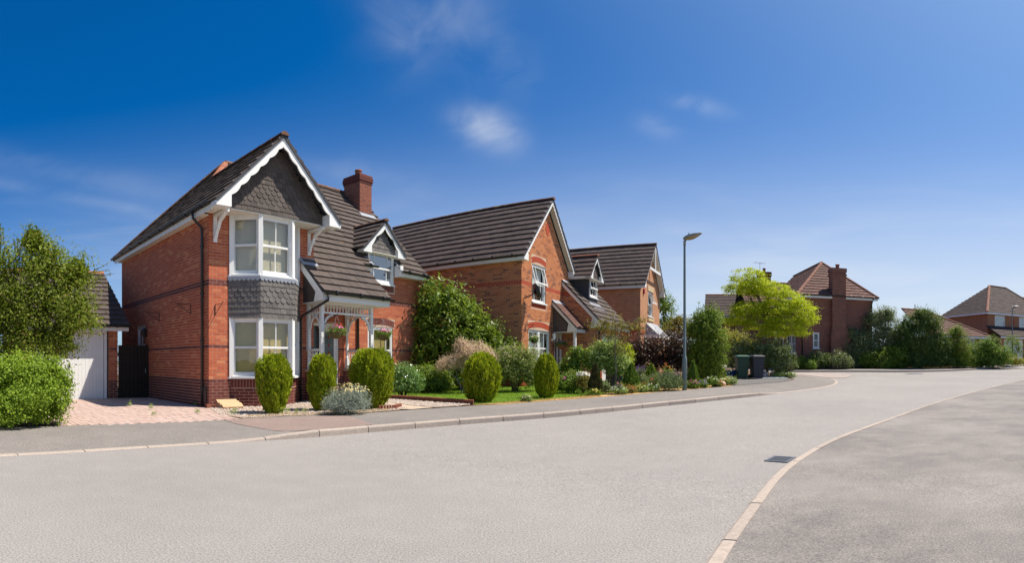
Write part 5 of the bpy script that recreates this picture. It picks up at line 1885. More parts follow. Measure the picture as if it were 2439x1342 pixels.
LM = {
    'hedge': leafmat('leaf_hedge', [(0, (.12, .20, .016)), (.5, (.20, .30, .023)), (1, (.29, .39, .036))], .34),
    'plum': leafmat('leaf_left_tree', [(0, (.085, .120, .012)), (.55, (.155, .20, .020)), (.85, (.25, .30, .034)), (1, (.18, .10, .035))], .38),
    'golden': leafmat('needle_golden', [(0, (.17, .245, .010)), (.5, (.29, .375, .016)), (.95, (.43, .49, .025)), (1, (.30, .20, .05))], .30, .6, .2, (.5, .55, .02)),
    'darkneedle': leafmat('needle_dark', [(0, (.045, .048, .020)), (1, (.080, .075, .030))], .1, .6, .2),
    'laurel': leafmat('leaf_laurel', [(0, (.085, .145, .016)), (.5, (.15, .235, .026)), (1, (.26, .33, .04))], .32, .45, .35),
    'rhodo': leafmat('leaf_round_bush', [(0, (0.084, 0.175, 0.034)), (.5, (0.140, 0.259, 0.056)), (1, (0.224, 0.350, 0.098))], .22, .3, .6),
    'pink': leafmat('leaf_pink_willow', [(0, (.56, .41, .26)), (.5, (.70, .55, .38)), (1, (.74, .54, .44))], .35, .6, .2, (.65, .5, .3)),
    'spirea': leafmat('leaf_spiraea', [(0, (0.140, 0.196, 0.035)), (.6, (0.238, 0.287, 0.070)), (1, (0.532, 0.504, 0.238))], .28),
    'cream': leafmat('petal_cream', [(0, (.72, .66, .46)), (1, (.82, .78, .62))], .3, .7, .1, (.7, .6, .4)),
    'white': leafmat('petal_white', [(0, (.80, .76, .66)), (1, (.86, .83, .78))], .3, .7, .1, (.8, .75, .6)),
    'yellowp': leafmat('petal_yellow', [(0, (.75, .58, .10)), (1, (.80, .68, .22))], .3, .7, .1, (.7, .5, .05)),
    'curryf': leafmat('petal_straw', [(0, (.66, .53, .20)), (1, (.74, .64, .34))], .2, .8, .1, (.6, .5, .2)),
    'pinkp': leafmat('petal_pink', [(0, (.72, .10, .34)), (1, (.80, .26, .46))], .3, .7, .1, (.7, .1, .3)),
    'redp': leafmat('petal_red', [(0, (.62, .02, .02)), (1, (.72, .06, .04))], .3, .7, .1, (.6, .03, .02)),
    'orangep': leafmat('petal_orange', [(0, (.72, .22, .05)), (1, (.80, .36, .14))], .3, .7, .1, (.7, .2, .05)),
    'peachp': leafmat('petal_peach', [(0, (.80, .48, .30)), (1, (.84, .60, .44))], .3, .7, .1, (.7, .4, .2)),
    'violetp': leafmat('petal_violet', [(0, (.22, .10, .42)), (1, (.36, .20, .55))], .3, .7, .1, (.3, .1, .4)),
    'silver': leafmat('leaf_silver', [(0, (.23, .27, .205)), (.6, (.33, .37, .29)), (1, (.42, .45, .36))], .15, .7, .2, (.3, .35, .25)),
    'mid': leafmat('leaf_mid_green', [(0, (0.091, 0.161, 0.022)), (.5, (0.154, 0.245, 0.035)), (1, (0.238, 0.336, 0.049))], .28),
    'varieg': leafmat('leaf_variegated', [(0, (0.168, 0.252, 0.049)), (.6, (0.280, 0.378, 0.084)), (1, (0.588, 0.644, 0.280))], .28),
    'box': leafmat('leaf_box', [(0, (0.077, 0.147, 0.025)), (.6, (0.133, 0.231, 0.039)), (1, (0.210, 0.322, 0.063))], .2),
    'lav': leafmat('leaf_lavender', [(0, (0.154, 0.210, 0.077)), (1, (0.259, 0.308, 0.133))], .15, .7, .2),
    'purple': leafmat('leaf_purple_hedge', [(0, (.028, .024, .014)), (.5, (.050, .034, .020)), (.8, (.075, .030, .028)), (.93, (.10, .05, .022)), (1, (.12, .12, .02))], .22, .45, .4, (.2, .06, .03)),
    'rust': leafmat('leaf_rust', [(0, (0.182, 0.119, 0.031)), (.5, (0.266, 0.175, 0.045)), (1, (0.238, 0.210, 0.049))], .3),
    'lime': leafmat('leaf_lime', [(0, (.30, .42, .012)), (.5, (.48, .61, .018)), (1, (.64, .68, .03))], .40, .5, .25, (.55, .55, .02)),
    'shrub': leafmat('leaf_big_shrub', [(0, (0.077, 0.140, 0.017)), (.5, (0.140, 0.224, 0.028)), (1, (0.294, 0.364, 0.042))], .3),
    'pyrac': leafmat('leaf_white_hedge', [(0, (0.119, 0.168, 0.035)), (.6, (0.196, 0.252, 0.063)), (1, (0.560, 0.560, 0.336))], .25),
    'greyg': leafmat('leaf_grey_green', [(0, (0.133, 0.164, 0.070)), (.6, (0.211, 0.242, 0.101)), (1, (0.344, 0.375, 0.188))], .2),
    'darkg': leafmat('leaf_dark_green', [(0, (0.057, 0.098, 0.024)), (.6, (0.101, 0.155, 0.037)), (1, (0.169, 0.236, 0.059))], .25),
    'arch': leafmat('leaf_arching_gold', [(0, (0.224, 0.238, 0.039)), (.6, (0.392, 0.350, 0.063)), (1, (0.588, 0.476, 0.098))], .28),
    'burg': leafmat('leaf_burgundy', [(0, (.16, .02, .025)), (1, (.30, .06, .04))], .25, .5, .3, (.3, .05, .03)),
    'grass': leafmat('grass_blade', [(0, (.15, .27, .02)), (.6, (.24, .38, .03)), (1, (.34, .44, .055))], .4),
    'straw': leafmat('dry_grass', [(0, (.50, .36, .14)), (1, (.62, .48, .22))], .2, .8, .1, (.5, .4, .2)),
}


# ------------------------------------------------------------------ clipped conifers
def conifer(xy, label, w, h, mat, n=8500, pr=None, group='clipped conifers along the footway', lean=0):
    x, y = xy
    t = thing('conifer_shrub', label, 'shrub', (x, y, gz(x, y)), 0, group)
    pr = pr or [(0, .42), (.12, .66), (.35, .88), (.6, 1.0), (.8, .97), (.92, .80), (1.0, .42)]
    hh = np.array([p[0] for p in pr])
    rr = np.array([p[1] for p in pr])
    ph = rng.uniform(0, 6.28, 6)
    lop = rng.uniform(.03, .075, 3)

    def rad(u, a):
        r = np.interp(u, hh, rr) * w / 2
        f = .93 + .12 * np.abs(np.sin(4 * a + ph[0] + 2 * u)) ** .5 + .11 * np.abs(np.sin(6.5 * a + ph[1] - 3 * u)) ** .5 - .10 + .06 * np.sin(5 * a + ph[2]) * np.sin(9 * u + ph[3]) + .07 * np.sin(13 * a + ph[4] + 15 * u) * np.sin(21 * u + ph[5])
        f = f + lop[0] * np.sin(a + ph[3]) * (.4 + u) + lop[1] * np.sin(2 * a + 3 * u + ph[2]) + lop[2] * np.sin(3 * a - 4 * u + ph[4])
        return r * f

    u = rng.random(n) ** .85
    a = rng.uniform(0, 2 * PI, n)
    dep = np.where(rng.random(n) < .7, rng.uniform(.93, 1.05, n), rng.uniform(.6, .95, n))
    dep = np.where(rng.random(n) < .05, rng.uniform(1.04, 1.12, n), dep)
    r = rad(u, a) * dep
    top = h * (1 + .05 * np.sin(5 * a + ph[5]) + rng.normal(0, .02, n))
    C = np.c_[r * np.cos(a), r * np.sin(a), u * top + .02]
    # flat top cap
    m = n // 5
    a2 = rng.uniform(0, 2 * PI, m)
    q = np.sqrt(rng.random(m))
    C2 = np.c_[q * rad(np.full(m, .97), a2) * np.cos(a2), q * rad(np.full(m, .97), a2) * np.sin(a2), h * (1.02 - .09 * q ** 2) + rng.normal(0, .025, m) + .03 * np.sin(6 * a2 + ph[0])]
    C = np.r_[C, C2]
    k = len(C)
    O = np.c_[np.cos(np.r_[a, a2]), np.sin(np.r_[a, a2]), np.zeros(k)]
    T = O * .55 + np.array([0, 0, 1.0]) + rng.normal(0, .28, (k, 3))
    N = unit(O + rng.normal(0, .5, (k, 3)))
    C[:, 0] += lean * C[:, 2]
    T = T + rng.normal(0, .12, (k, 3))
    leafmesh('foliage', C, T, N, rng.uniform(.035, .085, k), .42, mat, t, .16)
    # inner sprays that close the body
    m = n // 4
    u = rng.random(m)
    a = rng.uniform(0, 2 * PI, m)
    r = rad(u, a) * rng.uniform(.35, .85, m)
    C = np.c_[r * np.cos(a) + lean * u * h, r * np.sin(a), u * h * .95]
    leafmesh('inner_foliage', C, rdir(m), rdir(m), rng.uniform(.10, .2, m), .7, mat, t)
    MB().tube([(0, 0, -.05), (0, 0, h * .6)], .03, 7).build('stem', STEM, t)
    return t


conifer((-4.86, 10.0), 'golden clipped conifer in front of the bay window', .68, 1.17, LM['golden'], 10000)
conifer((-4.13, 10.93), 'narrow clipped conifer in front of the porch downpipe', .58, 1.16, LM['golden'], 8500, [(0, .5), (.12, .75), (.4, .95), (.7, 1.0), (.9, .85), (1, .5)])
conifer((-3.14, 11.55), 'broadest clipped conifer, flat-topped, beside the silver plant', .90, 1.28, LM['golden'], 13000, [(0, .38), (.12, .6), (.35, .82), (.62, 1.0), (.85, .96), (1, .62)])
conifer((-0.76, 13.35), 'round-topped clipped conifer in front of the pink willow', .86, 1.17, LM['golden'], 11000, [(0, .5), (.12, .75), (.35, .95), (.6, 1.0), (.8, .88), (.92, .66), (1, .35)])
conifer((0.93, 14.4), 'slim clipped conifer in front of the white double window', .60, 1.12, LM['golden'], 8500, [(0, .5), (.12, .78), (.35, .97), (.6, 1.0), (.8, .85), (.92, .65), (1, .4)])
conifer((2.39, 14.98), 'small dark conifer at the lawn edge, darkest of the clipped ones', .37, .84, LM['darkneedle'], 5000, [(0, .7), (.2, 1.0), (.45, .95), (.6, .62), (.8, .5), (1, .25)])
conifer((3.80, 16.5), 'dark green cone shrub in front of the black bin', .62, .78, LM['box'], 6500, [(0, .85), (.15, 1.0), (.4, .85), (.65, .55), (.85, .28), (1, .1)], 'cone shrubs in the flower bed')
conifer((4.6, 17.0), 'fresh green cone shrub beside the lavender', .54, .76, LM['mid'], 6000, [(0, .85), (.15, 1.0), (.4, .88), (.65, .6), (.85, .3), (1, .1)], 'cone shrubs in the flower bed')
conifer((6.05, 16.9), 'dark little conifer just past the tall lamp post', .46, .84, LM['box'], 4500, [(0, .8), (.2, 1.0), (.5, .8), (.75, .5), (1, .12)], 'cone shrubs in the flower bed')

# ------------------------------------------------------------------ trees and shrubs
x, y = pol(-54.5, 9.2)
bush('hedge_shrub', 'bright green leafy hedge bush at the kerb in front of the olive-green tree', 'shrub', (x, y),
     [(.1, .1, .66, .80, .72, .58), (-.55, -.6, .62, .8, .8, .60), (.35, .45, .62, .42, .5, .56), (-.1, .1, .95, .65, .6, .30), (-1.1, -1.3, .7, .9, .9, .6), (.32, .42, .30, .48, .48, .34), (0, -.25, .30, .75, .6, .36), (-.7, -.9, .3, .8, .7, .36), (.38, .6, .8, .35, .4, .4)], 2100, 22, .055, .047, .55, LM['hedge'], inner=.15, face=False)
x, y = pol(-50.8, 11.0)
lt = tree('garden_tree', 'leafy olive-green tree in front of the garage roof', (x, y), [(0, 0, -.1), (.05, 0, .8), (0, .05, 1.5), (.05, 0, 2.2)],
          [(0, 0, 2.5, .85, .85, .95), (-.55, -.55, 2.3, .75, .75, .85), (.45, .35, 2.1, .6, .6, .62), (-.1, 0, 3.2, .62, .62, .62), (-.7, -.9, 3.1, .6, .6, .6), (.38, .5, 2.95, .48, .45, .45), (-.35, -.2, 1.6, .85, .8, .6), (-1.2, -1.3, 2.4, .7, .8, 1.1), (.15, .2, 1.5, .55, .55, .45), (-.2, -.15, 3.65, .32, .32, .32), (-1.8, -1.9, 2.0, .8, .9, 1.1), (-1.0, -1.0, 1.4, .8, .8, .7)],
          1950, 17, .085, .062, .5, LM['plum'], r=.08, inner=.3, face=False)
shoots(lt, LM['plum'], STEM, 26, lambda i: ((random.uniform(-1.0, .4), random.uniform(-1.0, .5), random.uniform(2.9, 3.6)), (random.uniform(-.3, .45), random.uniform(-.3, .3), 1)), .5, 36, .058, .5)
shoots(lt, LM['plum'], STEM, 9, lambda i: ((.5, .5, random.uniform(2.2, 3.0)), (random.uniform(.5, .8), random.uniform(.5, .8), random.uniform(.2, .7))), .75, 26, .055, .5)
x, y = pol(-7.0, 18.4)
bush('laurel', 'large glossy laurel filling the gap between the two nearest houses', 'shrub', (x, y),
     [(0, 0, 2.2, 1.15, 1.0, 1.1), (-.6, -.2, 1.5, .9, .8, .9), (.6, .1, 1.6, .95, .8, 1.0), (-.25, -.3, 3.1, .75, .7, .7), (.35, 0, 3.0, .6, .6, .6), (-.8, -.1, 2.6, .5, .5, .55), (0, -.3, .8, 1.3, .8, .8), (1.2, .3, 1.5, .7, .6, .8), (.85, .1, 2.35, .55, .5, .5), (-.2, -.5, .4, 1.4, .6, .5)], 620, 17, .13, .165, .33, LM['laurel'], droop=.25, outw=.5, inner=.15)
x, y = pol(-1.6, 19.0)
bush('laurel', 'lower dark laurel in the shade of the tall-gabled house', 'shrub', (x, y),
     [(-.3, .1, 1.7, .65, .6, .8), (.1, .0, 1.3, .6, .5, .7), (-.8, .1, 1.4, .7, .6, 1.1)], 260, 14, .1, .12, .34, LM['laurel'], droop=.2)
bush('round_shrub', 'rounded bright green shrub beside the broad conifer', 'shrub', (-3.15, 14.85), [(0, 0, .5, .52, .5, .5), (.2, .1, .45, .45, .4, .42), (-.2, .2, .55, .4, .4, .42)], 520, 20, .045, .05, .5, LM['rhodo'])
bush('low_shrub', 'low glossy shrub at the back of the lawn, under the laurel', 'shrub', (-2.75, 16.6), [(0, 0, .42, .55, .5, .42), (.45, .1, .35, .4, .4, .35)], 240, 16, .06, .10, .32, LM['laurel'], droop=.2)
# standard pink willow
bush('willow', 'pink and cream willow on a short stem behind the conifer', 'shrub', (-1.48, 16.4),
     [(-.36, 0, .95, .42, .40, .27), (.28, 0, 1.32, .50, .45, .30), (.72, .05, 1.12, .33, .35, .24), (-.02, -.05, 1.22, .33, .35, .22), (-.62, 0, .85, .26, .28, .2), (-.1, 0, 1.55, .2, .2, .15)], 520, 18, .05, .05, .34, LM['pink'], stem=BARKG, inner=.3)
t = bush('spiraea', 'arching spiraea with cream flower sprays below the double window', 'shrub', (.10, 16.9), [(0, 0, .72, .82, .7, .7), (.3, -.1, 1.0, .55, .5, .48), (-.45, 0, .85, .5, .5, .55), (.5, .1, .55, .4, .4, .5)], 560, 16, .07, .065, .42, LM['spirea'])
shoots(t, LM['cream'], STEM, 26, lambda i: ((random.uniform(-.5, .6), random.uniform(-.5, .2), random.uniform(1.0, 1.35)), (random.uniform(-.7, .9), random.uniform(-.5, .3), random.uniform(0, .6))), .4, 26, .035, .6, 'flower_spray')
lobes = [(0, 0, .33, .50, .42, .33), (-.25, 0, .28, .32, .3, .28)]
t = bush('rose_bush', 'rose bush with magenta flowers on the lawn edge', 'shrub', (1.80, 15.9), lobes, 260, 16, .05, .055, .5, LM['mid'])
blossoms('flowers', lobes, 26, .045, LM['pinkp'], t)
bush('lily_clump', 'upright glossy plant between the rose bush and the white post', 'plant', (2.05, 17.4), [(0, 0, .72, .34, .32, .62), (.15, 0, 1.1, .25, .25, .3), (-.3, 0, .5, .3, .3, .4)], 190, 14, .06, .11, .34, LM['laurel'])
lobes = [(0, 0, .33, .26, .26, .26)]
t = bush('hydrangea', 'small plant crowned with white flower heads at the lawn edge', 'plant', (2.12, 15.6), lobes, 90, 12, .05, .05, .5, LM['rust'])
blossoms('flowers', [(0, 0, .52, .27, .25, .15)], 120, .04, LM['white'], t, .3, .6)
# standard round tree and the thin one in front of it
x, y = pol(10.2, 17.9)
tree('standard_tree', 'small round-headed variegated tree in front of the garage wing', (x, y), [(0, 0, -.1), (.02, 0, .4), (0, 0, .8)],
     [(0, 0, 1.02, .72, .65, .60), (.42, .05, .80, .42, .4, .48), (-.4, 0, .95, .42, .42, .45), (.1, .1, 1.35, .48, .45, .30)], 560, 18, .065, .065, .55, LM['varieg'], BARKG, r=.035)
x, y = pol(11.25, 17.3)
tree('young_tree', 'thin young tree with sparse bronze leaves in the flower bed', (x, y), [(0, 0, -.1), (.02, .0, .7), (-.02, 0, 1.3), (.0, 0, 2.0), (-.05, 0, 2.45)],
     [(-.1, 0, 2.15, .42, .4, .32), (-.55, 0, 2.1, .35, .3, .14), (.55, 0, 2.05, .38, .3, .12), (0, 0, 1.75, .4, .4, .3), (.2, 0, 1.35, .25, .25, .3), (-.6, 0, 1.75, .25, .2, .12), (.9, 0, 2.25, .18, .15, .08)], 150, 13, .07, .07, .5, LM['rust'], BARKG, r=.03, fill=False)
lobes = [(0, 0, .28, .55, .45, .30), (.3, .1, .25, .4, .35, .28)]
t = bush('lavender', 'grey-green lavender mound beside the lamp post', 'shrub', (4.75, 16.0), lobes, 330, 16, .05, .07, .16, LM['lav'], outw=.1, upw=.0)
shoots(t, LM['violetp'], LM['lav'], 40, lambda i: ((random.uniform(-.4, .5), random.uniform(-.3, .3), .42), (random.uniform(-.4, .4), random.uniform(-.3, .3), 1)), .22, 9, .022, .5, 'flower_spike')
t = bush('sage', 'purple-spiked sage behind the dark cone shrub', 'plant', (4.35, 17.5), [(0, 0, .35, .22, .2, .3)], 80, 14, .05, .05, .4, LM['greyg'])
shoots(t, LM['violetp'], LM['lav'], 16, lambda i: ((random.uniform(-.15, .15), random.uniform(-.1, .1), .5), (random.uniform(-.3, .4), 0, 1)), .3, 16, .035, .5, 'flower_spike')
# purple hedge
x, y = pol(15.6, 21.3)
bush('purple_hedge', 'dark purple-leaved hedge behind the lamp post', 'hedge', (x, y), [(-.9, .5, 1.05, .75, .6, 1.05), (-.2, .2, 1.15, .8, .6, 1.0), (.6, .0, 1.1, .8, .6, 1.0), (1.3, -.2, 1.05, .7, .6, 1.0), (2.0, -.3, 1.0, .6, .6, .95), (-1.2, .7, .8, .5, .5, .8)], 1150, 15, .07, .07, .55, LM['purple'])
x, y = pol(12.1, 20.6)
bush('yellow_shrub', 'bright yellow-leaved spray of shrub beside the round-headed tree', 'shrub', (x, y), [(0, 0, 1.35, .30, .3, .25), (.15, 0, 1.0, .3, .3, .5)], 130, 14, .05, .06, .5, LM['lime'])
x, y = pol(18.0, 33)
tree('rowan', 'rust-tinged tree beyond the purple hedge', (x, y), [(0, 0, -.2), (0, 0, 1.2), (.1, 0, 2.2)], [(0, 0, 2.6, 1.0, .9, .75), (-.7, 0, 2.1, .7, .7, .7), (.7, 0, 2.5, .9, .8, .7), (.1, 0, 3.1, .55, .55, .4), (1.4, 0, 2.4, .8, .7, .8), (0, 0, 1.5, 1.3, .9, .7)], 480, 15, .12, .10, .5, LM['rust'], r=.08)
x, y = pol(16.5, 38)
tree('beech', 'green tree peeping out past the gable with the truss', (x, y), [(0, 0, -.2), (0, 0, 2.5), (0, 0, 4.2)], [(0, 0, 4.4, .95, .9, .9), (.1, 0, 3.2, .9, .8, .9), (-.3, 0, 5.1, .7, .6, .5)], 260, 14, .12, .11, .5, LM['mid'], r=.08)
# tall leafy shrub right of the lamp post
x, y = pol(21.2, 20.4)
t = tree('tall_shrub', 'tall upright leafy shrub between lamp post and wheelie bins', (x, y), [(-.15, 0, -.1), (-.1, 0, .6), (0, .1, 1.4), (.05, 0, 2.1)],
         [(0, 0, 2.2, .72, .6, .62), (.05, 0, 1.6, .78, .6, .62), (-.15, 0, 1.1, .62, .55, .5), (.15, 0, 2.6, .5, .45, .4), (.3, 0, 1.0, .5, .5, .6), (-.35, 0, 2.1, .42, .4, .5), (0, 0, .65, .55, .45, .4), (.25, 0, .35, .5, .4, .35), (-.3, 0, .4, .45, .4, .4)], 1050, 16, .07, .075, .52, LM['shrub'], r=.05)
shoots(t, LM['shrub'], STEM, 16, lambda i: ((random.uniform(-.5, .5), random.uniform(-.3, .3), random.uniform(2.5, 2.8)), (random.uniform(-.35, .35), random.uniform(-.2, .2), 1)), .55, 12, .065, .55)
# lime-green robinia
x, y = pol(27.7, 26.3)
t = tree('robinia', 'lime-green feathery tree standing behind the wheelie bins', (x, y), [(0, 0, -.1), (.05, 0, .8), (.02, 0, 1.5), (-.1, 0, 2.6), (-.2, 0, 3.6)],
         [(-.95, -.2, 4.9, .8, .6, .42), (-.6, -.1, 4.45, .8, .7, .4), (-1.35, -.2, 4.25, .75, .6, .32), (.2, 0, 4.2, .95, .8, .45), (.9, 0, 3.75, 1.0, .8, .42), (1.55, 0, 3.3, .85, .7, .42), (1.95, .1, 2.85, .5, .5, .42), (.3, 0, 3.3, 1.1, .9, .45), (-.9, 0, 3.3, .9, .8, .42), (-1.3, 0, 2.75, .75, .6, .36), (1.0, 0, 2.6, 1.1, .8, .42), (-.3, -.1, 2.5, .9, .7, .4), (.35, 0, 2.1, .8, .7, .25), (1.6, 0, 2.2, .6, .5, .28)], 900, 40, .14, .10, .34, LM['lime'], r=.075, flat=.28, droop=.6, inner=.12, fill=False, outw=.25, upw=.6)
x, y = pol(26.6, 25.6)
t = bush('flowering_hedge', 'cream-flowered evergreen hedge behind the wheelie bins', 'hedge', (x, y), [(-.9, .5, 1.0, .75, .6, .95), (-.2, .2, 1.1, .75, .6, .95), (.5, -.1, 1.05, .75, .6, .95), (1.1, -.45, .95, .65, .6, .9), (1.35, -.55, .75, .55, .5, .7)], 900, 15, .07, .075, .5, LM['pyrac'])
bush('gold_shrub', 'golden-tipped shrub showing beside the lime-green tree', 'shrub', pol(24.2, 28), [(0, 0, 1.6, .8, .7, .7), (-.6, 0, 1.9, .6, .6, .55), (.5, 0, 1.2, .6, .6, .8)], 420, 15, .09, .08, .5, LM['arch'])
# corner plot on the right
G_ = 'shrubs on the corner plot'
bush('corner_shrub', 'grey-leaved shrub nearest the brown brick house on the corner plot', 'shrub', pol(37.3, 35.0), [(0, 0, 1.206, 1.008, 0.78, 1.062), (-0.657, 0, 0.699, 0.806, 0.6, 0.625), (0.584, 0, 1.016, 0.874, 0.72, 1), (-0.146, 0, 2.223, 0.47, 0.36, 0.5), (0.584, 0, 1.905, 0.605, 0.48, 0.562), (0, -0.13, 0.381, 1.21, 0.72, 0.5), (-1.168, 0, 0.381, 0.673, 0.48, 0.438)], 860, 16, .09, .095, .45, LM['greyg'], G_)
t = bush('corner_shrub', 'tall loose olive shrub with rusty tips on the corner plot', 'shrub', pol(40.2, 35.6), [(0, 0, 2.413, 1.344, 0.96, 1.125), (-0.438, 0, 1.143, 1.545, 1.08, 1.125), (0.876, 0, 1.524, 1.21, 0.84, 1.375), (-0.438, 0, 3.238, 0.806, 0.6, 0.688), (0.292, 0, 3.493, 0.739, 0.54, 0.625), (-1.314, 0, 2.032, 0.673, 0.54, 0.625), (-0.876, -0.13, 0.444, 1.21, 0.72, 0.562), (0.73, -0.13, 0.444, 1.21, 0.72, 0.562)], 1500, 16, .11, .10, .45, LM['greyg'], G_)
shoots(t, LM['rust'], STEM, 22, lambda i: ((random.uniform(-.8, .6), 0, random.uniform(3.072, 3.84)), (random.uniform(-.6, .4), 0, 1)), .8, 16, .06, .5)
bush('corner_shrub', 'low yellow-green shrub at the kerb of the corner plot', 'shrub', pol(40.6, 34.2), [(0, 0, 0.699, 1.143, 0.6, 0.688), (-1.022, 0, 0.572, 0.739, 0.48, 0.525), (0.876, 0, 0.826, 0.739, 0.54, 0.75), (0, 0, 0.254, 1.344, 0.6, 0.35)], 620, 15, .08, .095, .5, LM['shrub'], G_)
t = bush('corner_shrub', 'dense dark green shrub, biggest mass on the corner plot', 'shrub', pol(44.3, 35.0), [(0, 0, 2.032, 1.545, 1.08, 1.5), (0.584, 0, 2.921, 1.008, 0.72, 0.938), (-0.804, 0, 2.603, 0.941, 0.72, 0.938), (0.146, 0, 0.953, 1.881, 1.08, 0.938), (0.146, 0, 3.493, 0.806, 0.54, 0.5), (1.314, 0, 1.524, 0.941, 0.72, 1.188), (-1.314, 0, 1.27, 0.941, 0.72, 1.25), (1.314, -0.26, 0.444, 1.075, 0.72, 0.562), (-1.168, -0.26, 0.444, 1.21, 0.72, 0.562), (0, -0.39, 0.381, 1.21, 0.72, 0.5)], 2100, 16, .10, .095, .5, LM['darkg'], G_)
shoots(t, LM['darkg'], STEM, 26, lambda i: ((random.uniform(-.9, .9), 0, random.uniform(2.816, 3.84)), (random.uniform(-.5, .5), 0, 1)), .55, 16, .07, .5)
t = bush('arching_shrub', 'arching golden shrub with drooping sprays beside the red roof', 'shrub', pol(48.4, 35.5), [(0, 0, 1.397, 0.941, 0.66, 1.25), (-0.072, 0, 2.35, 0.565, 0.42, 0.562), (0.146, 0, 0.699, 1.21, 0.66, 0.688), (-0.876, 0, 1.016, 0.673, 0.6, 1), (0, 0, 0.318, 1.344, 0.72, 0.438)], 860, 16, .09, .09, .3, LM['shrub'], G_)
shoots(t, LM['arch'], STEM, 44, lambda i: ((random.uniform(-.3, .5), -.3, random.uniform(1.152, 2.432)), (random.uniform(.4, 1.0), random.uniform(-.3, .1), random.uniform(-.5, .25))), .8, 30, .06, .35, 'spray')
bush('low_shrub', 'mid-green low shrub in front of the single-storey building window', 'shrub', pol(51.0, 36.4), [(0, 0, 0.953, 1.344, 0.84, 0.938), (1.314, 0, 0.762, 1.008, 0.6, 0.75), (-1.168, 0, 1.016, 0.806, 0.6, 0.938), (0.438, 0, 1.524, 0.673, 0.48, 0.625), (0, 0, 0.318, 1.747, 0.72, 0.438)], 760, 15, .09, .10, .5, LM['mid'], G_)
bush('low_shrub', 'yellowing low plants at the end of the corner plot', 'shrub', pol(53.4, 37.5), [(0, 0, 0.508, 1.075, 0.6, 0.5), (1.022, 0, 0.381, 0.806, 0.48, 0.375)], 240, 15, .08, .075, .4, LM['arch'], G_)
bush('ivy', 'dark ivy climbing the corner of the single-storey building', 'climber', pol(52.4, 37.2), [(0, 0, 1.2, .45, .3, 1.1), (.1, 0, .6, .6, .4, .6)], 220, 15, .09, .09, .6, LM['darkg'])
t = tree('weeping_tree', 'small weeping tree in front of the far white garage door', pol(54.4, 40), [(0, 0, -.1), (0, 0, 1.2), (.05, 0, 2.2)], [(0, 0, 1.9, .55, .45, .5), (-.45, 0, 1.1, .25, .25, .75), (.5, 0, 1.2, .28, .25, .8), (.05, -.2, 1.0, .3, .25, .8)], 230, 14, .08, .10, .3, LM['shrub'], r=.05, droop=1.0, fill=False)
for i, (dg, rr, w, h, m, lb) in enumerate(((29.9, 33.6, .6, .45, 'darkg', 'dark low shrub by the window of the brown brick house'), (31.2, 32.9, .55, .4, 'mid', 'light low shrub below the drainpipe of the brown brick house'), (33.2, 33.1, .8, .58, 'darkg', 'wide dark shrub under the narrow window of the brown brick house'), (35.4, 33.0, .7, .58, 'greyg', 'rounded shrub at the edge of the shaded far footway'), (32.4, 32.3, .22, .27, 'mid', 'tiny bright plant at the far pavement edge'))):
    bush('low_shrub', lb, 'shrub', pol(dg, rr), [(0, 0, h, w, w * .8, h), (w * .7, .1, h * .8, w * .7, w * .6, h * .8)], 200, 14, .08, .085, .5, LM[m], 'low shrubs by the brown brick house')
# silver curry plant
lobes = [(0, 0, .24, .42, .38, .27), (.2, .1, .30, .3, .3, .27), (-.2, -.05, .2, .3, .3, .2)]
t = bush('curry_plant', 'silver-leaved plant with straw-yellow flowers at the kerbside bed', 'plant', (-3.36, 10.32), lobes, 520, 18, .04, .055, .13, LM['silver'], outw=.1, upw=.1)
shoots(t, LM['silver'], LM['silver'], 70, lambda i: ((random.uniform(-.3, .35), random.uniform(-.25, .3), .32), (random.uniform(-.6, .6), random.uniform(-.4, .4), 1)), .26, 10, .025, .2, 'stalk')
blossoms('flowers', [(.05, 0, .42, .44, .40, .22)], 170, .026, LM['curryf'], t, .3, .8, 1.15)
t = bush('pinks', 'small plant with pink flowers behind the silver-leaved plant', 'plant', (-3.9, 11.35), [(0, 0, .25, .2, .2, .22)], 60, 12, .04, .05, .3, LM['mid'])
blossoms('flowers', [(0, 0, .42, .2, .18, .1)], 40, .035, LM['pinkp'], t, .3, .7)

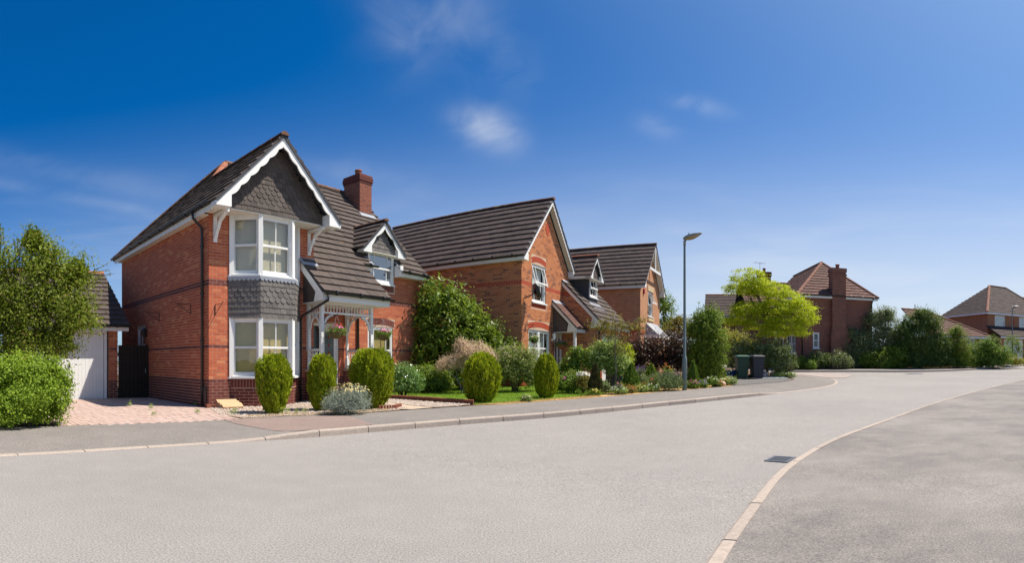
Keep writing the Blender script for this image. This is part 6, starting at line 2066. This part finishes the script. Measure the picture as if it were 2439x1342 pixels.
# ------------------------------------------------------------------ bedding plants along the footway
bed = [(2.62, 15.15, 'lav', None, .22, .28, 'feathery grey tuft beside the darkest conifer'), (3.05, 15.0, 'varieg', 'white', .26, .16, 'white-edged bedding plant in front of the thin young tree'), (3.42, 15.3, 'rust', 'redp', .22, .15, 'reddish bedding plant at the footway near the thin young tree'),
       (3.15, 15.35, 'mid', 'pinkp', .14, .2, 'bedding plant with one pink bloom by the thin young tree'), (3.85, 15.55, 'varieg', 'yellowp', .2, .15, 'pale yellow bedding plant below the dark cone shrub'), (4.05, 15.75, 'mid', 'orangep', .18, .19, 'bedding plant with coral blooms between the cone shrubs'),
       (4.25, 15.7, 'varieg', 'white', .22, .16, 'white bedding plant below the fresh green cone shrub'), (4.38, 16.0, 'mid', 'redp', .16, .24, 'scarlet-flowered bedding plant beside the lavender'), (4.15, 16.6, 'greyg', None, .25, .34, 'grey mound between the two cone shrubs'),
       (5.9, 16.5, 'mid', 'pinkp', .2, .18, 'pink bedding plant just past the lamp post'), (6.3, 16.75, 'mid', 'violetp', .2, .16, 'violet bedding plant past the lamp post'), (6.75, 17.0, 'mid', 'white', .24, .24, 'white-dotted bedding plant below the tall upright shrub'),
       (7.0, 17.1, 'rust', 'redp', .2, .13, 'crimson bedding plant beside the pink stone'), (7.5, 17.55, 'varieg', 'yellowp', .2, .18, 'yellow bedding plant beside the pale rock'), (7.75, 17.65, 'varieg', 'cream', .24, .2, 'cream bedding plant at the end of the bed'),
       (4.7, 17.6, 'mid', 'peachp', .2, .55, 'peach-flowered plant behind the fresh green cone shrub'), (5.2, 17.2, 'mid', 'orangep', .2, .5, 'orange-flowered plant behind the lavender'), (2.3, 14.75, 'mid', 'yellowp', .17, .12, 'yellow-leaved tuft in the dry mulch by the lawn'),
       (.35, 13.25, 'varieg', 'cream', .12, .1, 'tiny cream plant in the mulch between two conifers')]
for x, y, m, fl, w, h, lb in bed:
    lobes = [(0, 0, h * .8, w, w * .85, h * .75), (w * .5, .02, h * .65, w * .6, w * .55, h * .6)]
    t = bush('bedding_plant', lb, 'plant', (x, y), lobes, 95, 12, .035, .045, .45, LM[m], 'bedding plants along the footway', stem=None)
    if fl:
        blossoms('flowers', [(0, 0, h * .85, w, w * .85, h * .8)], 34, .034, LM[fl], t, .2, .9, 1.15)
# burgundy plants and lawn weeds near the drive
t = bush('heather', 'burgundy-leaved plants at the foot of the dark post', 'plant', pol(29.2, 25.4), [(0, 0, .28, .42, .35, .28), (.3, .1, .2, .4, .3, .2)], 170, 14, .06, .06, .4, LM['burg'])
t = bush('bedding_plant', 'yellow-green trailing plants at the corner of the gravel bed', 'plant', pol(30.0, 24.6), [(0, 0, .13, .4, .3, .12), (-.4, 0, .15, .3, .3, .12)], 130, 13, .05, .05, .45, LM['varieg'], 'bedding plants along the footway')
blossoms('flowers', [(0, 0, .15, .4, .3, .12)], 24, .04, LM['white'], t, .2, .9)
weeds = [(-5.28, 9.05, .10, .22, 'straggly weed at the kerb in front of the first conifer'), (-4.55, 9.85, .16, .15, 'yellowish weed clump between the first two conifers'), (-4.3, 10.15, .18, .12, 'low grassy weed in front of the narrow conifer'),
         (-7.65, 9.35, .05, .14, 'upright weed in the block paving near the garage'), (-8.6, 9.7, .06, .16, 'weed in the paving closest to the white garage door'), (-7.4, 10.8, .1, .10, 'grassy weed at the edge of the shade on the driveway'), (-6.75, 8.35, .06, .06, 'seedling in the middle of the driveway'), (-6.35, 9.35, .06, .06, 'seedling in the driveway near the corner of the house')]
for x, y, w, h, lb in weeds:
    bush('weed', lb, 'weed', (x, y), [(0, 0, h * .5, w * .7, w * .7, h * .5)], 16, 7, .02, .036, .28, LM['varieg'], 'weeds by the drive', stem=None, fill=False, z=float(zt(x, y)) + .1)


# ------------------------------------------------------------------ grass
def grass(name, label, poly, off, n, mat, hmin=.03, hmax=.065):
    P = np.array(poly)
    lo, hi = P.min(0), P.max(0)
    pts = rng.uniform(lo, hi, (n * 3, 2))
    pts = pts[inpoly(pts, poly)][:n]
    k = len(pts)
    s = rng.uniform(hmin, hmax, k)
    C = np.c_[pts, zt(pts[:, 0], pts[:, 1]) + off + s * .4]
    T = np.c_[rng.normal(0, .35, (k, 2)), np.ones(k)]
    N = rdir(k) * np.array([1, 1, .2])
    o = leafmesh(name, C, T, unit(N), s, .16, mat)
    stuff(o)
    return tag(o, label, 'grass')


grass('grass', 'mown lawn in front of the tall-gabled house', LAWN, .09, 42000, LM['grass'])
grass('grass', 'rough grass verge at the edge of the near footway', GRN, .06, 30000, LM['grass'], .04, .09)
grass('dry_grass', 'straw-coloured mulch and dead grass along the footway', MULCH[:4] + [(2.42, 14.75), (.89, 13.75), (-.2, 13.0)], .095, 5000, LM['straw'], .02, .06)
grass('dry_grass', 'dry clippings around the three conifers by the bay window', [(-5.0, 8.98), (-4.4, 9.6), (-3.75, 10.05), (-3.2, 10.4), (-2.6, 11.05), (-2.8, 11.5), (-3.6, 10.7), (-4.5, 9.95), (-5.2, 9.4)], .1, 1800, LM['straw'], .02, .06)
grass('dry_grass', 'sunlit dry strip between the corner plot and the far kerb', [(22.9, 26.1), (24.2, 25.0), (26.5, 24.35), (29, 24.7), (31, 25.3), (28, 25.8), (25, 26.4), (23.4, 27.2)], .1, 7000, LM['straw'], .03, .1)

q = H1.M @ Vector((-.55, 9.5, 0))
bush('garden_shrub', 'green shrub glimpsed through the gap between garage and house', 'shrub', (q.x, q.y), [(0, 0, 1.2, .9, .8, .9), (.2, 0, .5, .9, .8, .6)], 160, 14, .1, .09, .5, LM['mid'])

# ------------------------------------------------------------------ street lamps
def lamp(label, xy, aim, zoff=.09, hgt=4.88):
    x, y = xy
    t = thing('street_lamp', label, 'street lamp', (x, y, gz(x, y) + zoff - .09), aim, 'street lamps')
    MB().lathe([(.078, -.1), (.078, .96), (.076, 1.0), (.062, 1.06), (.046, 1.12), (.043, 2.5), (.036, hgt - .28), (.036, hgt - .2)], (0, 0, 0), 16).build('column', STEEL, t, smooth=True)
    MB().box(-.035, .035, -.082, -.07, .35, .85).build('column_door', STEEL, t)
    MB().tube([(0, 0, hgt - .24), (.0, 0, hgt - .12), (.06, 0, hgt - .04)], [.045, .045, .04], 10).build('spigot', STEELD, t, smooth=True)
    vs, fs = [], []
    n, m = 9, 14
    L = .68
    for i in range(n):
        u = i / (n - 1)
        w = .135 * math.sin(PI * (.08 + .92 * u) ** .72) + .012
        h = .085 * math.sin(PI * (.1 + .85 * u) ** .8) + .012
        zc = hgt - .04 + .10 * u
        for k in range(m):
            a = 2 * PI * k / m
            zz = math.sin(a) * h * (1.0 if math.sin(a) > 0 else .35)
            vs.append((-.02 + L * u, math.cos(a) * w, zc + zz))
    for i in range(n - 1):
        for k in range(m):
            fs.append((i * m + k, i * m + (k + 1) % m, (i + 1) * m + (k + 1) % m, (i + 1) * m + k))
    fs += [tuple(range(m)), tuple((n - 1) * m + k for k in range(m))]
    hd = MB().add(vs, fs).build('lantern', STEELD, t, smooth=True)
    vs, fs = [], []
    for i in range(1, n):
        u = i / (n - 1)
        w = .118 * math.sin(PI * (.08 + .92 * u) ** .72) + .004
        d = .075 * math.sin(PI * u ** .9) + .004
        zc = hgt - .055 + .10 * u
        for k in range(8):
            a = PI + PI * k / 7
            vs.append((-.02 + L * u * .98, math.cos(a) * w, zc + math.sin(a) * d))
    for i in range(n - 2):
        for k in range(7):
            fs.append((i * 8 + k, i * 8 + k + 1, (i + 1) * 8 + k + 1, (i + 1) * 8 + k))
    MB().add(vs, fs).build('lamp_bowl', AMBER, hd, smooth=True)
    MB().lathe([(.022, hgt + .085), (.024, hgt + .12), (.015, hgt + .135)], (.16, 0, 0), 8).build('photocell', STEELD, hd)
    return t


lamp('tall grey street lamp standing at the flower bed edge', (5.42, 15.95), R_(-52))
lamp('far grey street lamp in front of the far-right house', pol(54.4, 45), R_(-40))
lamp('distant street lamp whose head shows above the purple hedge', pol(17.35, 49), R_(165))


# ------------------------------------------------------------------ wheelie bins
def bin_(label, xy, rz, mat, lid, group='wheelie bins'):
    x, y = xy
    t = thing('wheelie_bin', label, 'bin', (x, y, gz(x, y) + .015), rz, group)
    def ring(w, d, z, y0=0):
        return [(-w / 2, y0 - d / 2, z), (w / 2, y0 - d / 2, z), (w / 2, y0 + d / 2, z), (-w / 2, y0 + d / 2, z)]
    mb = MB()
    rs = [ring(.44, .50, .03), ring(.46, .53, .25), ring(.54, .64, .90), ring(.57, .70, .91), ring(.57, .70, .96)]
    vs = [p for r in rs for p in r]
    fs = [(i * 4 + k, i * 4 + (k + 1) % 4, i * 4 + 4 + (k + 1) % 4, i * 4 + 4 + k) for i in range(4) for k in range(4)] + [(3, 2, 1, 0), (16, 17, 18, 19)]
    b = mb.add(vs, fs).build('body', mat, t)
    bv = b.modifiers.new('b', 'BEVEL')
    bv.width = .02
    bv.segments = 2
    rib = MB()
    for xx in (-.16, 0, .16):
        rib.add([(xx - .008, -.262, .1), (xx + .008, -.262, .1), (xx + .008, -.327, .85), (xx - .008, -.327, .85)], [(0, 1, 2, 3)])
    l = MB().add([(-.30, -.38, .965), (.30, -.38, .965), (.30, .36, .965), (-.30, .36, .965), (-.29, -.37, 1.0), (.29, -.37, 1.0), (.28, .36, 1.01), (-.28, .36, 1.01), (-.2, -.25, 1.05), (.2, -.25, 1.05), (.2, .28, 1.06), (-.2, .28, 1.06)],
                 [(3, 2, 1, 0), (0, 1, 5, 4), (1, 2, 6, 5), (2, 3, 7, 6), (3, 0, 4, 7), (4, 5, 9, 8), (5, 6, 10, 9), (6, 7, 11, 10), (7, 4, 8, 11), (8, 9, 10, 11)]).build('lid', lid, t)
    bv = l.modifiers.new('b', 'BEVEL')
    bv.width = .012
    bv.segments = 2
    MB().tube([(-.26, .40, .98), (.26, .40, .98)], .018, 8).box(-.27, -.24, .34, .41, .93, .99).box(.24, .27, .34, .41, .93, .99).build('handle', mat, t)
    for sx in (-.27, .27):
        MB().tube([(sx - .025, .26, .085), (sx + .025, .26, .085)], .1, 16).build('wheel', BLACK, t)
    return t


GREEN = plain('bin_green', (.016, .058, .033), .5, .4, .12)
GREENL = plain('bin_lid_green', (.022, .085, .056), .45, .4, .12)
GREYB = plain('bin_grey', (.026, .030, .040), .5, .4, .12)
bin_('green wheelie bin standing by the hedge', (10.02, 21.5), R_(-12), GREEN, GREENL)
bin_('dark grey wheelie bin close beside the green one', (10.63, 21.22), R_(-8), GREYB, GREYB)
bin_('black wheelie bin half hidden behind the small round-headed tree', (3.72, 18.85), R_(12), plain('bin_black', (.03, .028, .045), .5), plain('bin_black_lid', (.035, .033, .05), .5))
# blue box and tub of white flowers
x, y = (9.68, 22.05)
t = thing('recycling_box', 'blue plastic recycling box beside the green bin', 'box', (x, y, gz(x, y) + .015), R_(-10))
BLUE = plain('box_blue', (.006, .045, .20), .45)
MB().add([(-.22, -.16, 0), (.22, -.16, 0), (.22, .16, 0), (-.22, .16, 0), (-.26, -.2, .36), (.26, -.2, .36), (.26, .2, .36), (-.26, .2, .36), (-.24, -.18, .36), (.24, -.18, .36), (.24, .18, .36), (-.24, .18, .36), (-.2, -.14, .02), (.2, -.14, .02), (.2, .14, .02), (-.2, .14, .02)],
         [(3, 2, 1, 0), (0, 1, 5, 4), (1, 2, 6, 5), (2, 3, 7, 6), (3, 0, 4, 7), (4, 5, 9, 8), (5, 6, 10, 9), (6, 7, 11, 10), (7, 4, 8, 11), (8, 9, 13, 12), (9, 10, 14, 13), (10, 11, 15, 14), (11, 8, 12, 15), (12, 13, 14, 15)]).build('tub', BLUE, t)
MB().box(-.29, .29, -.225, .225, .34, .375).build('rim', BLUE, t)
x, y = (9.25, 22.2)
t = thing('planter', 'round green planter full of white flowers', 'planter', (x, y, gz(x, y)))
MB().lathe([(.13, .0), (.15, .02), (.19, .38), (.21, .38), (.21, .42), (.18, .42), (.17, .36)], (0, 0, 0), 18).build('pot', plain('planter_green', (.035, .06, .045), .5), t, smooth=True)
foliage('foliage', [(0, 0, .46, .26, .26, .14)], 60, 12, .04, .05, .5, LM['mid'], t)
blossoms('flowers', [(0, 0, .48, .32, .3, .18)], 230, .045, LM['white'], t, .2, .85)


# ------------------------------------------------------------------ hanging baskets
def basket(label, H, p, hook, bowl, flower, r=.2, fl2=None):
    q = H.M @ Vector(p)
    hk = H.M @ Vector(hook)
    t = thing('hanging_basket', label, 'hanging basket', q, 0, 'hanging baskets')
    MB().lathe([(.03, -r * .85), (r * .55, -r * .7), (r * .85, -r * .35), (r, 0), (r * .97, .02)], (0, 0, 0), 16).build('bowl', bowl, t, smooth=True)
    mb = MB()
    d = hk - q
    for k in range(3):
        a = 2 * PI * k / 3 + .4
        mb.tube([(r * .95 * math.cos(a), r * .95 * math.sin(a), .01), d], .004, 4)
    mb.build('chain', STEELD, t)
    foliage('foliage', [(0, 0, .02, r * 1.05, r * 1.05, r * .55)], 90, 12, .04, .045, .5, LM['mid'], t, zmin=-.2)
    blossoms('flowers', [(0, 0, .06, r * 1.0, r * 1.0, r * .7)], 26, .042, LM[flower], t, .3)
    if fl2:
        blossoms('flowers', [(r * .3, 0, .10, r * .6, r * .6, r * .6)], 8, .05, LM[fl2], t, .5)
    return t


COIR = plain('coir_liner', (.13, .10, .05), .95, .1, .4, 20)
basket('hanging basket of pink and red flowers at the porch entrance', H1, (3.24, -.885, 1.86), (3.24, -.885, 2.30), COIR, 'pinkp', .2, 'redp')
basket('hanging basket of pink flowers beside the arched window of the porch wall', H1, (5.16, -.75, 1.86), (5.16, -.75, 2.30), COIR, 'pinkp', .19)
basket_bracket(H2, (.28, 0, 2.25), (0, -1), .36)
basket('dark hanging basket in front of the white double window', H2, (.28, -.38, 1.70), (.28, -.38, 2.22), BLACK, 'cream', .16)
basket_bracket(H2, (2.62, 0, 2.30), (.6, -.8), .42)
basket('terracotta-coloured hanging basket with violet flowers by the neighbouring front door', H2, (2.88, -.35, 1.58), (2.88, -.35, 2.28), TERRAC, 'violetp', .21)

# ------------------------------------------------------------------ small things on the ground
q = H1.M @ Vector((.12, -.5, 0))
t = thing('timber_cover', 'sloping pine cover board leaning at the foot of the house corner', 'cover', q, H1.rz + R_(-6))
for i in range(3):
    MB().ext([(i * .145, .03), (i * .145 + .141, .03 + .05), (i * .145 + .141, .052 + .05), (i * .145, .052)], lambda a, b, d: (d, a, b + a * .22), 0, .52).build('board', WOODP, t)
MB().box(.02, .50, .02, .42, 0, .03).ext([(0.02, 0.0), (.42, 0.0), (.42, .16), (.02, .05)], lambda a, b, d: (d, a, b), .49, .51).ext([(0.02, 0.0), (.42, 0.0), (.42, .16), (.02, .05)], lambda a, b, d: (d, a, b), .01, .03).build('frame', WOODP, t)


def edging(label, line, h=.10):
    P = resample(line, max(2, int(np.hypot(*np.diff(np.array(line), axis=0).T).sum() / .3) + 1))
    x, y = P[0]
    t = thing('lawn_edging', label, 'edging', (x, y, gz(x, y)), 0, 'terracotta edging')
    for a, b in zip(P[:-1], P[1:]):
        mb = MB()
        n = 6
        for k in range(n):
            f = (k + .5) / n
            px, py = a * (1 - f) + b * f
            z = gz(px, py)
            mb.lathe([(.027, -.06), (.027, h - .012), (.018, h), (.004, h + .004)], (px - x, py - y, z - gz(x, y) + random.uniform(-.004, .004)), 8)
        mb.build('edging_piece', TERRAC, t)
    return t


edging('long terracotta log-roll edging along the front of the lawn', [(-3.41, 14.2), (-2.43, 13.68), (-0.92, 12.62)], .12)
edging('short terracotta log-roll edging beside the broadest conifer', [(-2.95, 11.35), (-2.62, 11.55), (-2.55, 11.95)], .10)


def rock(label, xy, s, mat, seed, group='rocks by the drive'):
    r2 = np.random.default_rng(seed)
    x, y = xy
    import bmesh
    bm = bmesh.new()
    bmesh.ops.create_icosphere(bm, subdivisions=3, radius=1)
    ph = r2.uniform(0, 6, (5, 3))
    fr = r2.uniform(1.2, 3.5, (5, 3))
    for v in bm.verts:
        d = sum(math.sin(v.co.dot(Vector(fr[k])) + ph[k][0]) for k in range(5)) * .07
        v.co *= 1 + d
        v.co = Vector((v.co.x * s[0], v.co.y * s[1], v.co.z * s[2] + s[2] * .6))
    me = bpy.data.meshes.new('rock')
    bm.to_mesh(me)
    bm.free()
    me.materials.append(mat)
    return tag(link('rock', me, None, (x, y, gz(x, y))), label, 'rock', group)


ROCKG = plain('rock_grey', (.16, .15, .16), .7, .3, .5, 5, bmp=.5)
ROCKP = plain('rock_pink', (.52, .33, .27), .9, .2, .2, 5, bmp=.4)
ROCKT = plain('rock_tan', (.36, .27, .16), .9, .2, .25, 5, bmp=.4)
ROCKW = plain('rock_white', (.55, .53, .52), .9, .2, .2, 5, bmp=.4)
rock('dark quartz-streaked boulder beside the grey bin', (11.2, 21.7), (.3, .22, .2), ROCKG, 1)
rock('small tan stone next to the dark boulder', (11.75, 21.75), (.15, .14, .17), ROCKT, 2)
rock('flat pink stone at the footway edge in the flower bed', (7.22, 17.35), (.26, .16, .13), ROCKP, 3)
rock('white rock at the end of the flower bed', (7.75, 18.3), (.17, .14, .15), ROCKW, 4)
rock('grey block of stone behind the flower bed', (7.45, 18.9), (.2, .15, .15), ROCKG, 5)
pebbles('gravel_edge', [(10.9, 20.9), (11.7, 20.3), (11.9, 20.6), (12.0, 21.3), (11.5, 21.6), (10.4, 21.0)], .11, 900, .015, .035, plain('slate_chip', (.30, .34, .33), .7, .3, .3, 8))
bpy.data.objects['gravel_edge']['label'] = 'grey slate chips edging the bed by the bins'
bpy.data.objects['gravel_edge']['category'] = 'gravel'
x, y = pol(29.75, 26.6)
t = thing('timber_post', 'short dark timber post with one rail at the driveway entrance', 'post', (x, y, gz(x, y)))
MB().box(-.05, .05, -.05, .05, -.1, .64).add([(-.05, -.05, .64), (.05, -.05, .64), (.05, .05, .64), (-.05, .05, .64), (0, 0, .67)], [(0, 1, 4), (1, 2, 4), (2, 3, 4), (3, 0, 4)]).build('post', WOODG, t)
MB().box(-1.3, -.05, -.02, .02, .45, .57).build('rail', WOODG, t)

# gully grate by the near kerb
ga = R_(41)
t = thing('drain_grate', 'black iron drain grate against the near kerb', 'drain', (3.09, 5.53, float(zt(3.09, 5.53)) + .004), ga)
t.scale = (.72, .72, 1)
IRON = plain('cast_iron', (.17, .18, .20), .5, .5, .25, 20, .6)
MB().box(-.24, .24, -.20, -.16, -.03, .007).box(-.24, .24, .16, .20, -.03, .007).box(-.24, -.20, -.16, .16, -.03, .007).box(.20, .24, -.16, .16, -.03, .007).build('frame', IRON, t)
MB().box(-.2, .2, -.16, .16, -.004, .0).build('pit', DARKIN, t)
for i in range(8):
    MB().box(-.2, .2, -.007, .007, .0, .009).build('bar', IRON, t, (0, -.14 + i * .04, 0))

x, y = 20.6, 21.6
t = thing('manhole_cover', 'iron access cover in the far road by the corner kerb', 'drain', (x, y, float(zt(x, y)) + .004), R_(-20))
MB().box(-.42, .42, -.34, -.30, -.03, .008).box(-.42, .42, .30, .34, -.03, .008).box(-.42, -.38, -.30, .30, -.03, .008).box(.38, .42, -.30, .30, -.03, .008).build('frame', IRON, t)
MB().box(-.375, -.005, -.295, .295, -.02, .006).box(.005, .375, -.295, .295, -.02, .006).build('cover', IRON, t)


# ------------------------------------------------------------------ every separate piece its own object
def split_pieces(o):
    me = o.data
    nv = len(me.vertices)
    co = np.empty(nv * 3)
    me.vertices.foreach_get('co', co)
    co = co.reshape(-1, 3)
    par = list(range(nv))

    def find(i):
        while par[i] != i:
            par[i] = par[par[i]]
            i = par[i]
        return i
    for e in me.edges:
        a, b = find(e.vertices[0]), find(e.vertices[1])
        if a != b:
            par[a] = b
    root = np.array([find(i) for i in range(nv)])
    ids = sorted(set(root.tolist()))
    if len(ids) < 2:
        return
    box = {r: (co[root == r].min(0) - .004, co[root == r].max(0) + .004) for r in ids}
    grp = {r: r for r in ids}

    def gf(r):
        while grp[r] != r:
            r = grp[r]
        return r
    for i, a in enumerate(ids):
        for b in ids[i + 1:]:
            if (box[a][0] <= box[b][1]).all() and (box[b][0] <= box[a][1]).all():
                ga, gb = gf(a), gf(b)
                if ga != gb:
                    grp[ga] = gb
    gid = np.array([gf(r) for r in root])
    groups = sorted(set(gid.tolist()))
    if len(groups) < 2 or len(groups) > 60:
        return
    base = o.name.split('.')[0]
    polys = [(tuple(p.vertices), p.material_index, p.use_smooth) for p in me.polygons]
    for k, g in enumerate(groups):
        idx = np.where(gid == g)[0]
        mp = {int(v): j for j, v in enumerate(idx)}
        fs = [(tuple(mp[v] for v in p), m, sm) for p, m, sm in polys if p[0] in mp]
        nm = bpy.data.meshes.new(base)
        nm.from_pydata(co[idx].tolist(), [], [f[0] for f in fs])
        for m in me.materials:
            nm.materials.append(m)
        nm.polygons.foreach_set('material_index', [f[1] for f in fs])
        nm.polygons.foreach_set('use_smooth', [f[2] for f in fs])
        nm.update()
        if k == 0:
            o.data = nm
        else:
            c = o.copy()
            c.data = nm
            COL.objects.link(c)
            c.name = base


KEEP = {'foliage', 'inner_foliage', 'crown', 'flowers', 'flower_spray', 'flower_spike', 'spray', 'stalk', 'shoot', 'stem', 'trunk', 'brickwork', 'tile_field', 'blind', 'verge_clip',
        'flower_spray_twig', 'flower_spike_twig', 'spray_twig', 'stalk_twig', 'shoot_twig', 'aerial', 'chain', 'gravel', 'gravel_edge', 'grass', 'dry_grass', 'paver_field', 'wall', 'edging_piece'}
for o in list(COL.objects):
    if o.type != 'MESH':
        continue
    nm = o.name.split('.')[0]
    if nm in ('flowers', 'flower_spray', 'flower_spike', 'spray', 'stalk', 'shoot', 'verge_clip') or nm.endswith('_twig'):
        o['kind'] = 'stuff'
    if nm in KEEP or o.get('kind') or o.data.users > 1 or len(o.data.vertices) > 2500:
        continue
    split_pieces(o)
